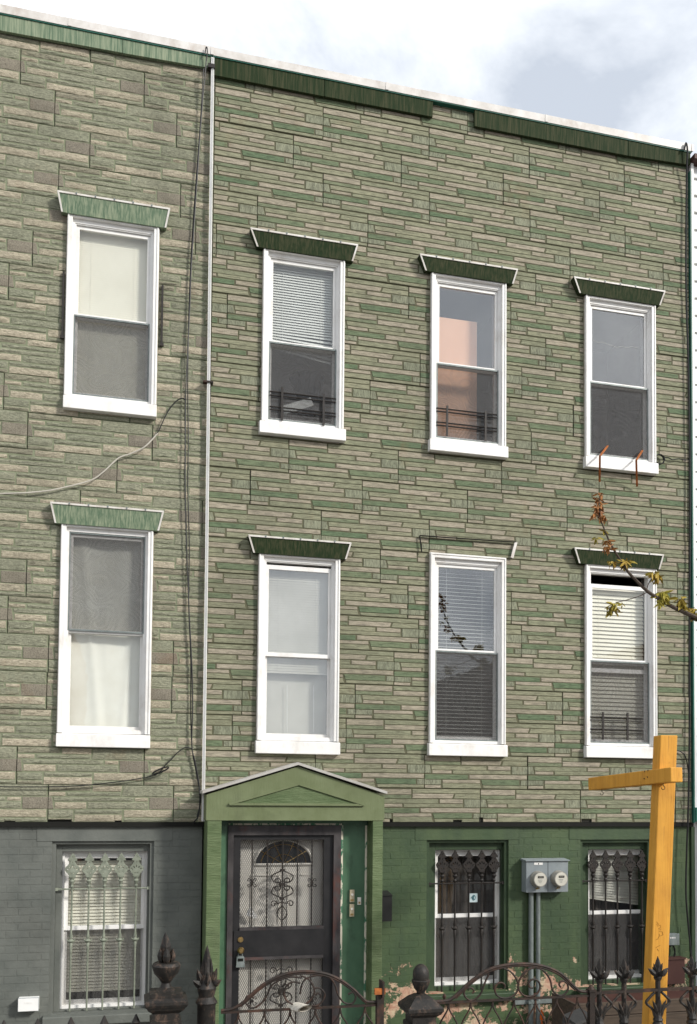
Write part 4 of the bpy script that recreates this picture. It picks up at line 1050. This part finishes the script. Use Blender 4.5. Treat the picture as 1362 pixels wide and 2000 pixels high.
for u in (1038, 1052): x = at(u, 1800, 0).x; obj('pipe_clamp', MB().box(x-.036, x+.036, -.024, .03, z-.012, z+.012), M['conduit'], me_)
p = at(1060, 1983, -.2); tag(obj('orange_flag', MB().prism([(p.x-.018, p.z-.05), (p.x+.02, p.z-.05), (p.x+.01, p.z+.03), (p.x-.006, p.z+.055)], -.2, -.17).box(p.x-.004, p.x+.004, -.19, -.18, 0, p.z-.0495), M['orange']), 'small orange marker stake beside the meter conduits', 'marker')

# small boxes on the basement walls
def mark(o, a, b, y):
    c = (a+b)/2; mb = MB()
    for k, w_ in enumerate((.010, .016, .010, .012)): mb.box(c.x-.035+.018*k, c.x-.035+.018*k+w_, y-.002, y-.0004, c.z+.012, c.z+.026)
    obj('printed_mark', mb, M['label'], o); obj('cover', MB().box(a.x-.004, b.x+.004, y+.004, y+.008, b.z-.004, a.z+.004), M['meterbox'], o)
small('utility_box', 1302, 1825, 1327, 1845, .05, .09, M['conduit'], 'small grey utility box on the green wall right of the yellow post', 'utility box', None, mark)
small('utility_box', 36, 1951, 75, 1974, .05, .09, M['clap'], 'small white utility box on the grey basement wall', 'utility box', None, mark)
small('brown_box', 1301, 1875, 1338, 1921, .05, .12, M['brownbox'], 'dark brown box on the green wall under the grey utility box', 'box', None, lambda o, a, b, y: obj('lid', MB().box(a.x-.006, b.x+.006, y-.012, y+.10, a.z+.0005, a.z+.02), M['brownbox'], o))
c = at(1310, 1858, .02); tag(obj('cable_coil', MB().tube([(c.x+.05*math.cos(t*.5), .02-.0006*t, c.z+.075*math.sin(t*.5)) for t in range(38)], .007, 5), M['black']), 'black cable coil under the grey utility box', 'cable')

# ------------------------------------------------------------------ white clapboard house on the right
clap = tag(empty('clapboard_house', (7.5, .2, 0)), 'white clapboard house at the right edge of the picture', 'house')
XC0, XC1 = XR+.055, 12.0
zt = at(1357, 322).z; zb2 = at(1357, 1577).z
obj('wall', MB().box(XC0, XC1, .05, .2, 0, zt), M['clap'], clap)
obj('wall_body', MB().box(XC0, XC1, .2, 9, 0, zt-.2), M['clap'], clap)
bh = .205; z = zb2; me = None
while z < zt-.05:
    if me is None:
        mb = MB(); mb.hexa([(0, -.012, 0), (XC1-XC0, -.012, 0), (XC1-XC0, .03, 0), (0, .03, 0), (0, .016, bh+.012), (XC1-XC0, .016, bh+.012), (XC1-XC0, .03, bh+.012), (0, .03, bh+.012)])
        me = mb.mesh('clapboard'); me.materials.append(M['clap'])
    place('clapboard', me, (XC0, .018, z), clap); z += bh
obj('corner_board', MB().box(XC0-.035, XC0-.001, -.02, .2, zb2, zt), M['clap'], clap)
obj('edge_trim', MB().box(XR+.002, XC0-.037, -.028, .2, SB, zt-.1), M['tealtrim'], clap)
obj('cornice', MB().box(XC0-.04, XC1, -.10, .2, zt+.0005, zt+.06), M['brownbox'], clap)
obj('water_table', MB().box(XC0-.035, XC1, -.035, .048, zb2-.16, zb2-.002), M['tealtrim'], clap)
obj('base_wall', MB().box(XR+.01, XC0-.001, .03, .2, 0, SB-.05), M['green_trim'], clap)
obj('base_wall', MB().box(XC0+.05, XC1, -.02, .049, 0, zb2-.1605), M['meterbox'], clap)

# ------------------------------------------------------------------ iron fence along the front yard
YN = -2.6
def P(u, v, Y=YN): return at(u, v, Y)
def spear(x, zt, zr, name, label, mt, group='leafy spear finials of the right fence'):
    """cast picket: leafed spear head, shaft, and a fleuron below the rail"""
    r = empty(name, (x, YN, .1)); tag(r, label, 'fence picket', group); y = YN
    obj('shaft', MB().lathe([(.017, .1), (.017, zr-.33), (.03, zr-.31), (.045, zr-.27), (.034, zr-.25), (.04, zr-.235), (.025, zr-.2), (.020, zr-.08), (.020, zt-.19), (.028, zt-.185), (.034, zt-.165), (.022, zt-.155), (.026, zt-.13), (.012, zt-.06)], x, y, 8), mt, r, True)
    h = MB()
    h.leaf((x, y, zt-.16), (x, y, zt), .058, .030)
    for s in (-1, 1):
        h.leaf((x+s*.008, y, zt-.14), (x+s*.040, y-.004, zt-.055), .034, .02)
        h.leaf((x+s*.012, y, zt-.155), (x+s*.092, y-.006, zt-.092), .042, .024, (0, -1, 0), .006)
        h.leaf((x+s*.012, y-.012, zt-.16), (x+s*.070, y-.03, zt-.115), .036, .02)
        h.leaf((x, y+s*.012, zt-.155), (x, y+s*.075, zt-.10), .036, .02, (1, 0, 0))
    obj('spear_head', h, mt, r)
    f = MB()
    for s in (-1, 1):
        f.tube(smoothpath([(x+s*.02, y, zr-.22), (x+s*.05, y, zr-.15), (x+s*.105, y, zr-.10), (x+s*.07, y, zr-.055), (x+s*.03, y, zr-.02)], 4), [.014]*3+[.011]*14, 6)
        f.leaf((x, y-.012, zr-.2), (x+s*.062, y-.02, zr-.075), .035, .018)
    f.leaf((x, y-.016, zr-.2), (x, y-.022, zr-.05), .045, .02)
    obj('fleuron', f, mt, r)
    return r
zrail = (P(1164, 1939).z+P(1362, 1929).z)/2
xs_ = [P(1171, 1874).x, P(1219, 1872).x, P(1285, 1869).x, P(1351, 1867).x]
ztip = P(1219, 1871).z
for i, (x, nm) in enumerate(zip(xs_ + [xs_[-1]+.29*k for k in range(1, 4)], ('first leafy iron picket right of the arched fence panel, rust showing through', 'second leafy iron picket, before the barred basement window', 'leafy iron picket in front of the yellow post', 'leafy iron picket right of the yellow post') + ('leafy iron picket past the right edge of the picture',)*3)):
    if i > 3: continue
    spear(x, ztip+(.004, 0, .004, .006)[i], zrail, 'fence_picket', nm, M['iron_peel'] if i != 2 else M['iron'])
rf = tag(empty('fence_rails', (5, YN, .1)), 'dark iron rails carrying the leafy pickets on the right', 'fence rail')
for z in (zrail, .16): obj('rail', MB().bar((P(1160, 1941).x, YN-.002, z), (7.5, YN-.002, z), .03, .022), M['iron_rust'], rf)
x = P(1155, 1960).x
tag(obj('fence_post', MB().box(x-.022, x+.022, YN-.022, YN+.022, 0, zrail+.01).box(x-.03, x+.03, YN-.03, YN+.03, zrail+.0105, zrail+.03).lathe([(.03, zrail+.03), (.012, zrail+.06)], x, YN, 8), M['iron_rust']), 'square iron post between the arched panel and the leafy pickets', 'fence post')
struct('fence_kerb', MB().box(-6, 9, YN-.12, YN+.12, -.1, .06), M['concrete'])

def Z4(u, v, ox, oy, s): return P(ox+u/s, oy+v/s)
def ironwork(parent, name, pts, r, mt, n=4, ox=860, oy=1840, s=4.54, dy=0.0):
    L = smoothpath([Z4(u, v, ox, oy, s)+Vector((0, dy, 0)) for u, v in pts], n)
    return obj(name, MB().tube(L, r, 6), mt, parent, True)
# arched panel in front of the basement window
arch = [(-60,528),(40,522),(85,512),(130,482),(180,435),(250,368),(330,305),(400,260),(470,230),(550,210),(630,198),(700,194),(780,194),(850,201),(930,218),(1000,243),(1060,275),(1110,315),(1160,368),(1200,405),(1235,432),(1290,442),(1345,440)]
pan = tag(empty('arched_fence_panel', (P(1010, 1950).x, YN, .1)), 'rusty arched iron fence panel with scrolls, right of the ball-topped post', 'fence panel')
ironwork(pan, 'arch_rail', arch, .013, M['iron_rust']); ironwork(pan, 'arch_rail', [(u+(4 if u < 700 else -4), v+16) for u, v in arch[3:20]], .009, M['iron_rust'])
zl = (P(850, 1962).z+P(1155, 1941).z)/2
xL, xR2 = P(842, 1960).x, P(1155, 1960).x
for z in (zl, .17): obj('lower_rail', MB().bar((xL, YN, z), (xR2, YN, z), .028, .014), M['iron_rust'], pan)
S4 = [[(432,285),(405,340),(382,400),(360,455),(320,500),(268,516),(225,490),(211,450),(225,415),(255,402),(285,412),(300,435),(285,455)],
      [(560,232),(620,260),(665,310),(690,370),(685,430),(650,475),(590,497),(530,490),(492,455),(487,405),(510,368),(545,360),(572,380),(570,408)],
      [(850,225),(790,240),(735,285),(700,345),(693,400),(715,450),(760,480),(820,478),(865,450),(886,400),(875,355),(840,330),(805,338),(783,368),(795,400),(822,408)],
      [(850,225),(910,250),(955,300),(980,350),(990,405),(1015,450),(1060,474),(1105,460),(1133,420),(1130,375),(1100,348),(1068,352),(1055,378),(1070,400)]]
for q in S4: ironwork(pan, 'scroll', q, .0075, M['iron_rust'])
def ogees(parent, x0, x1, zt, n, mt, zbot=.17):
    w_ = (x1-x0)/n
    for i in range(n):
        xc = x0+w_*(i+.5)
        for s in (-1, 1):
            pts = [(xc, YN, zt-.005), (xc+s*.01, YN, zt-.06), (xc+s*w_*.30, YN, zt-.13), (xc+s*w_*.47, YN, zt-.20), (xc+s*w_*.49, YN, zt-.27)]
            obj('ogee', MB().tube(smoothpath(pts, 4), .0065, 5), mt, parent)
            obj('scroll', MB().tube([(p_[0], YN, p_[2]) for p_ in spiral(xc+s*w_*.36, zt-.235, .03, .008, math.pi*.1, .9, YN, 9, s)], .005, 5), mt, parent)
        x = x0+w_*i
        obj('stem', MB().tube([(x, YN, zt-.24), (x, YN, zbot)], .007, 6), mt, parent)
ogees(pan, xL+.05, xR2-.03, zl, 7, M['iron_rust'])
obj('small_spike', MB().leaf(Z4(38, 510, 860, 1840, 4.54), Z4(36, 452, 860, 1840, 4.54), .03, .015), M['iron_rust'], pan)

# gate in front of the door
gate = tag(empty('arched_gate', (P(590, 1950).x, YN, .1)), 'arched iron garden gate with scrolls in front of the door', 'gate')
g_arch = [(432,1974),(452,1971),(470,1962),(488,1946),(508,1928),(530,1914),(556,1903),(585,1898),(612,1898),(640,1903),(665,1914),(688,1930),(706,1947),(716,1956),(728,1957),(742,1957)]
for r, d in ((.012, 0), (.008, 4.0)):
    obj('arch_rail', MB().tube(smoothpath([P(u, v+d) for u, v in (g_arch if d == 0 else g_arch[2:14])], 4), r, 6), M['iron_rust'], gate, True)
zg = (P(432, 1978).z+P(742, 1962).z)/2; gx0, gx1 = P(432, 1975).x, P(742, 1965).x
for z in (zg, .17): obj('lower_rail', MB().bar((gx0, YN, z), (gx1, YN, z), .026, .014), M['iron_rust'], gate)
gs = [[(586,1905),(602,1912),(612,1926),(614,1940),(606,1954),(592,1963),(580,1962)],[(586,1942),(592,1918),(606,1908),(625,1905),(645,1910),(655,1925),(660,1942),(672,1958),(688,1960),(695,1948),(690,1938),(680,1942)],
      [(612,1930),(625,1930),(634,1940),(632,1952),(622,1963),(608,1965)],[(617,1945),(620,1940),(626,1942),(626,1949)],
      [(590,1910),(568,1908),(545,1915),(530,1926),(522,1944),(510,1960),(494,1969),(482,1962),(480,1950),(488,1944),(496,1950)],
      [(586,1920),(572,1918),(560,1926),(555,1940),(560,1954),(572,1962)]]
for q in gs: obj('scroll', MB().tube(smoothpath([P(u, v) for u, v in q], 4), .007, 6), M['iron_rust'], gate, True)
ogees(gate, gx0+.03, gx1-.02, zg, 6, M['iron_rust'])
xg = P(742, 1960).x
gp = tag(obj('gate_post', MB().box(xg-.026, xg+.026, YN-.026, YN+.026, 0, P(742, 1930).z), M['iron_rust']), 'rusty square iron gate post beside the arched gate', 'gate post')
a = P(745, 1915); obj('strike_plate', MB().box(a.x-.004, a.x+.012, YN-.05, YN+.05, P(745, 1945).z, a.z), M['iron_rust'], gp)
obj('latch', MB().box(xg-.05, xg+.03, YN-.045, YN-.0265, P(742, 1940).z, P(742, 1928).z), M['rust'], gp)

# posts
def newel(name, uc, vcap, label, kind):
    c = P(uc, vcap); x, zc = c.x, c.z; s2 = math.sqrt(2)
    r = empty(name, (x, YN, 0)); tag(r, label, 'gate pier', 'cast iron gate piers')
    q = math.pi/4*0
    def sq(prof): return MB().lathe([(a*s2, z) for a, z in prof], x, YN, 4, 0)
    obj('body', sq([(.115, 0), (.115, .12), (.095, .14), (.095, zc-.17), (.105, zc-.16), (.105, zc-.13), (.09, zc-.12), (.09, zc-.075), (.12, zc-.05), (.13, zc-.03)]), M['iron_peel'], r)
    if kind == 'ball':
        obj('cap', sq([(.135, zc-.029), (.135, zc-.005), (.12, zc+.01), (.085, zc+.045), (.075, zc+.055), (.045, zc+.075), (.035, zc+.08)]), M['iron_peel'], r)
        b = zc+.08
        obj('acorn', MB().lathe([(.03, b), (.033, b+.02), (.05, b+.04), (.064, b+.075), (.070, b+.10), (.066, b+.105), (.058, b+.107), (.062, b+.13), (.058, b+.17), (.042, b+.2), (.02, b+.216), (.003, b+.22)], x, YN, 18), M['iron_peel'], r, True)
    else:
        obj('cap', sq([(.135, zc-.029), (.145, zc-.01), (.145, zc+.01), (.11, zc+.03), (.11, zc+.06), (.075, zc+.065)]), M['iron_peel'], r)
        b = zc+.065
        obj('urn', MB().lathe([(.075, b), (.04, b+.02), (.03, b+.05), (.05, b+.08), (.085, b+.12), (.10, b+.17), (.085, b+.19)], x, YN, 18), M['iron_peel'], r, True)
        f = MB(); f.leaf((x, YN, b+.18), (x-.01, YN, b+.40), .075, .06)
        for s in (-1, 1): f.leaf((x+s*.03, YN, b+.18), (x+s*.045, YN-.01, b+.29), .05, .04); f.leaf((x, YN+s*.03, b+.18), (x, YN+s*.045, b+.29), .05, .04, (1, 0, 0))
        obj('flame', f, M['iron_peel'], r)
newel('gate_pier', 822, 1962, 'dark cast iron pier topped by a peeling acorn ball', 'ball')
newel('gate_pier', 324, 1952, 'dark cast iron pier topped by a flaming urn', 'urn')
# stout leafed post left of the gate
x = P(404, 1950).x; zt_ = P(404, 1846).z
sp_ = tag(obj('gate_post', MB().lathe([(.075, 0), (.075, .2), (.06, .3), (.066, zt_-.42), (.08, zt_-.40), (.055, zt_-.36), (.07, zt_-.30), (.045, zt_-.26), (.03, zt_-.22), (.02, zt_-.1)], x, YN+.02, 10), M['iron_peel'], None, True), 'stout leafed iron post hinging the arched gate on the left', 'gate post')
h = MB()
for s in (-1, 1):
    for k, (dx, dz) in enumerate(((.03, .24), (.07, .18), (.10, .10))): h.leaf((x+s*.02, YN+.02, zt_-.36+.03*k), (x+s*dx, YN+.02-.02*k, zt_-.34+dz), .05, .03)
    h.leaf((x, YN+.02+s*.02, zt_-.34), (x, YN+.02+s*.06, zt_-.18), .05, .03, (1, 0, 0))
h.leaf((x, YN+.02, zt_-.25), (x, YN+.02, zt_), .06, .035)
obj('leaf_crown', h, M['iron_peel'], sp_)
# pointed pickets of the left yard
zl2 = P(150, 1986).z; first = None
for k, u in enumerate((8, 74, 139, 204, 266)):
    x = P(u, 1990).x
    pk = tag(obj('fence_picket', MB().lathe([(.016, .06), (.016, zl2-.10), (.026, zl2-.09), (.018, zl2-.075), (.03, zl2-.055), (.004, zl2)], x, YN, 8), M['iron'], None, True),
             'pointed black picket tip in front of the grey basement, %s from the left' % ('first', 'second', 'third', 'fourth', 'fifth')[k], 'fence picket', 'pointed pickets of the left yard')
xa_, xb_ = -3.5, P(300, 1990).x
rf2 = tag(empty('fence_rails', (-2, YN, .1)), 'black iron rails of the left yard fence', 'fence rail')
for z in (zl2-.2, .16): obj('rail', MB().bar((xa_, YN+.025, z), (xb_, YN+.025, z), .03, .016), M['iron'], rf2)
# rolled newspaper in the gate
c = P(584, 1967, YN-.03); pts = []; mb = MB()
vs_ = []; n = 22
for i in range(n+1):
    a = i/n*2*math.pi*1.7-.6; r = .026+.014*i/n
    for e in (-.10, .08): vs_.append((c.x+r*1.35*math.cos(a)-e*.25, c.y+e, c.z+r*.62*math.sin(a)+.3*r*math.cos(a)-e*.1))
m0 = len(vs_); vs_ += [(a+.001, b-.0015, d+.0012) for a, b, d in vs_]
fs = [[2*i, 2*i+1, 2*i+3, 2*i+2] for i in range(n)]; fs += [[q+m0 for q in reversed(f)] for f in fs]
mb.add(vs_, fs); tag(obj('newspaper', mb, M['paper'], None, True), 'rolled newspaper stuck in the arched garden gate', 'newspaper')

# ------------------------------------------------------------------ yellow sign post
YP = -2.33
tp, bt_ = at(1300, 1437, YP), at(1281, 1900, YP)
yp = tag(empty('sign_post', (bt_.x-.02, YP, 0)), 'yellow painted wooden sign post with one cross arm', 'sign post')
ax = (tp-bt_).normalized(); foot = bt_+ax*((0-bt_.z)/ax.z)
# cross-section from its two visible faces: the broad one turned slightly left of the street
ang = math.radians(-9); ex = Vector((math.cos(ang), math.sin(ang), 0)); ey = Vector((-math.sin(ang), math.cos(ang), 0)); hw = .073
def ppt(o_, sx, sy): return o_+ex*hw*sx+ey*hw*sy
top = tp
obj('post', MB().hexa([ppt(foot, -1, -1), ppt(foot, 1, -1), ppt(foot, 1, 1), ppt(foot, -1, 1), ppt(top, -1, -1), ppt(top, 1, -1), ppt(top, 1, 1), ppt(top, -1, 1)]), M['yellow'], yp)
a, b = at(1322, 1513, YP-.33), at(1159, 1531.5, YP+1.10)
ap_ = obj('arm', MB().bar(a, b, .105, .118), M['yellow'], yp)
mb = MB()
for u, v in ((1277, 1507), (1283, 1505), (1276, 1521), (1282, 1518)):
    t = (u-1322)/(1159-1322); q = a.lerp(b, t); d_ = (b-a).normalized(); sd_ = d_.cross(Vector((0, 0, 1))).normalized()
    w_ = at(u, v, q.y); q = q-sd_*.0535; q.z = w_.z
    mb.disc(q, -sd_, .006, .003, 8)
obj('bolt_heads', mb, M['iron'], ap_)
for t in (.12*1.0, .86):
    q = b.lerp(a, t)-Vector((0, 0, .059))
    obj('hook', MB().tube([q, q-Vector((0, 0, .02))]+[q+Vector((.016*math.sin(x), 0, -.036+.016*math.cos(x))) for x in [i*.7 for i in range(8)]], .003, 5), M['iron'], ap_)
# pencil scribble on the broad face
def face(u, v):
    n_ = -ey; o_ = foot+n_*hw; c = Vector((u-CX, v-CY, F)); d = Vector((RX.dot(c), RY.dot(c), RZ.dot(c)))
    nn = ex.cross(ax).normalized();
    t = (o_-CAM).dot(nn)/d.dot(nn); return CAM+d*t+(-ey)*.001
for s in ([(1283,1800),(1285,1804)],[(1282,1806),(1287,1804),(1284,1809),(1290,1807),(1291,1811),(1286,1814)],[(1287,1815),(1292,1814),(1288,1819),(1294,1820),(1295,1826),(1289,1828),(1288,1824)],[(1280,1836),(1285,1834),(1288,1828)],[(1281,1851),(1286,1848),(1290,1846)],[(1284,1853),(1287,1858)]):
    obj('pencil_mark', MB().tube([face(u, v) for u, v in s], .0013, 4), M['pencil'], yp)

# ------------------------------------------------------------------ planter of old boards
a = at(1128, 1955, -.75); xe = at(1362, 1955, -.75).x+.6
pb = tag(empty('plank_planter', (a.x, -.75, 0)), 'low brown planter of weathered boards behind the right fence', 'planter')
z = 0.02
for k in range(4):
    obj('plank', MB().box(a.x+random.uniform(-.01, .01), xe, -.78+random.uniform(-.006, .006), -.74, z, z+.128), M['plank'], pb)
    z += .134
obj('end_board', MB().box(a.x-.03, a.x-.012, -.78, -.25, .02, z-.01), M['plank'], pb)
obj('soil', MB().box(a.x-.01, xe, -.739, -.25, .02, z-.05), M['brownbox'], pb)
b_ = at(1140, 1972, -.9)
tag(obj('concrete_block', MB().hexa([(b_.x-.22, -1.1, 0), (b_.x+.02, -1.1, 0), (b_.x+.02, -.8, 0), (b_.x-.22, -.8, 0), (b_.x-.18, -1.08, b_.z-.08), (b_.x+.01, -1.08, b_.z-.02), (b_.x+.01, -.82, b_.z), (b_.x-.18, -.82, b_.z-.06)]), M['asphalt']), 'grey concrete block lying beside the board planter', 'block')

# ------------------------------------------------------------------ street tree, its young branch hanging into the picture
def leafcluster(mb, p, size, n, rnd):
    for k in range(int(n*1.35)):
        d = Vector((rnd.uniform(-.7, .7), rnd.uniform(-.7, .7), rnd.uniform(-1.6, .1))).normalized()
        L = size*1.1*rnd.uniform(.6, 1.15); w_ = L*.30; sd_ = d.cross(Vector((rnd.random()-.5, rnd.random()-.5, rnd.random()-.5))).normalized()
        o_ = p+Vector((rnd.uniform(-1, 1), rnd.uniform(-1, 1), rnd.uniform(-.6, .6)))*size*.22
        up = sd_.cross(d)
        vs_ = [o_, o_+d*L*.35-sd_*w_*.5+up*L*.04, o_+d*L*.45+up*-L*.03, o_+d*L*.35+sd_*w_*.5+up*L*.04, o_+d*L*.75-sd_*w_*.36, o_+d*L*.75+sd_*w_*.36, o_+d*L-up*L*.10]
        mb.add(vs_, [[0, 2, 1], [0, 3, 2], [1, 2, 4], [2, 3, 5], [2, 5, 6], [2, 6, 4]])
rt = random.Random(8)
YT = -2.0
def T(u, v, dy=0): return at(u, v, YT+dy)
tree = tag(empty('street_tree', (9.2, -3.4, 0)), 'young street tree whose leafing branch reaches in from the right', 'tree')
B0 = Vector((9.2, -3.4, 0))
trunk = [B0, B0+Vector((.03, .02, 1.2)), B0+Vector((-.02, .05, 2.6)), B0+Vector((.05, 0, 3.4)), B0+Vector((.1, -.05, 5)), B0+Vector((.05, 0, 6.4))]
obj('trunk', MB().tube(smoothpath(trunk, 4), [.13-.0045*i for i in range(21)], 10), M['bark'], tree, True)
end = T(1362, 1206)
main = [trunk[2], Vector((8.0, -3.0, 3.3)), Vector((6.6, -2.5, 3.6))] + [T(u, v) for u, v in ((1395, 1219),(1362,1206),(1335,1195),(1310,1183),(1285,1168),(1265,1155),(1245,1136),(1228,1118),(1212,1094),(1200,1075),(1190,1056),(1180,1032),(1174,1018),(1167,1006))]
mp_ = smoothpath(main, 3); rad = [max(.005, .045*(1-i/(len(mp_)-1))**.9) if i < 9 else max(.0045, .017*(1-(i-9)/(len(mp_)-10))+.004) for i in range(len(mp_))]
br = obj('branch', MB().tube(mp_, rad, 7), M['bark'], tree, True)
for q in ([(1265,1156),(1252,1163),(1235,1169),(1216,1174),(1203,1177)], [(1263,1152),(1267,1140),(1275,1128)], [(1174,1018),(1172,1000),(1170,985),(1172,972)]):
    obj('twig', MB().tube(smoothpath([T(u, v) for u, v in q], 3), .0045, 5), M['bark'], br)
lf, lr = MB(), MB()
for u, v, s, n in ((1200,1180,.085,16),(1194,1186,.08,12),(1198,1192,.07,8),(1216,1180,.045,5),(1279,1118,.085,16),(1284,1124,.08,12),(1293,1156,.09,18),(1295,1168,.09,16),(1290,1176,.07,8),(1328,1170,.085,16),(1330,1180,.08,14),(1354,1190,.085,16),(1360,1198,.07,12),(1222,1096,.085,16),(1218,1104,.06,8),(1196,1098,.06,7),(1203,1100,.045,5),(1179,1036,.05,6),(1165,1050,.06,5)):
    leafcluster(lf, T(u, v, rt.uniform(-.05, .05)), s, n, rt)
for u, v, s, n in ((1173,963,.055,8),(1168,975,.065,10),(1172,985,.065,10),(1164,990,.06,9),(1168,998,.07,12),(1160,1003,.06,9),(1180,1008,.065,10),(1172,1012,.05,7),(1188,1056,.06,9),(1184,1068,.06,9),(1190,1072,.06,8)):
    leafcluster(lr, T(u, v, rt.uniform(-.04, .04)), s, n, rt)
obj('leaves', lf, M['leaf'], tree)['kind'] = 'stuff'; obj('leaves', lr, M['leaf_r'], tree)['kind'] = 'stuff'
cr_ = MB(); lc = MB()
for k in range(14):
    a = rt.uniform(-1.2, 1.9); z = rt.uniform(3.2, 6.2); L = rt.uniform(1.0, 2.2)
    p0 = B0+Vector((.05, 0, z)); d = Vector((math.cos(a), math.sin(a)*.9, rt.uniform(.4, 1.1)))
    pts = smoothpath([p0, p0+d*L*.4+Vector((0, 0, .05)), p0+d*L*.75, p0+d*L], 4); cr_.tube(pts, [.03*(1-i/13) + .004 for i in range(13)], 6)
    for j in range(6): leafcluster(lc, pts[rt.randrange(5, 13)]+Vector((rt.uniform(-.2, .2), rt.uniform(-.2, .2), rt.uniform(-.1, .1))), .09, 9, rt)
obj('limbs', cr_, M['bark'], tree); obj('leaves', lc, M['leaf'], tree)['kind'] = 'stuff'

# ------------------------------------------------------------------ across the street (seen only in the panes)
def farhouse(x0, x1, h, mt, gable, label):
    r = tag(empty('far_house', ((x0+x1)/2, -21, 0)), label, 'house', 'houses across the street')
    mb = MB().box(x0, x1, -28, -18.2, 0, h)
    obj('wall', mb, mt, r)
    if gable: obj('roof', MB().prism([(x0-.2, h+.001), (x1+.2, h+.001), ((x0+x1)/2, h+(x1-x0)*.55)], -28, -18.0), M['fardark'], r)
    else: obj('cornice', MB().box(x0-.05, x1+.05, -18.5, -17.9, h-.5, h+.1), M['fardark'], r)
    n = max(2, int((x1-x0)/2))
    for j in range(int(h/3)):
        for i in range(n):
            x = x0+(x1-x0)*(i+.5)/n; wn = obj('window', MB().box(x-.5, x+.5, -18.19, -18.15, 1.0+3*j, 2.6+3*j), M['farglass'], r)
farhouse(-16, -9.2, 8.5, M['farbrick'], False, 'flat-roofed brick house across the street, mirrored in the panes')
farhouse(-9, -2.5, 7.5, M['farbrick'], False, 'lower brick house across the street')
farhouse(10.2, 13.8, 5.4, M['fardark'], True, 'dark gabled house across the street, mirrored in the middle window')
farhouse(17, 26, 8.0, M['farbrick'], False, 'brick house across the street far to the right')

# ------------------------------------------------------------------ worn edges
for o in list(bpy.data.objects):
    n_ = o.name.split('.')[0]; wd = {'post': .007, 'arm': .006, 'sill': .005, 'window': .003, 'plank': .006, 'pilaster': .005, 'cabinet': .005, 'upper_sash': .002, 'lower_sash': .002, 'stone_sill': .008}.get(n_)
    if wd and o.type == 'MESH':
        b = o.modifiers.new('bevel', 'BEVEL'); b.width = wd; b.segments = 2; b.limit_method = 'ANGLE'
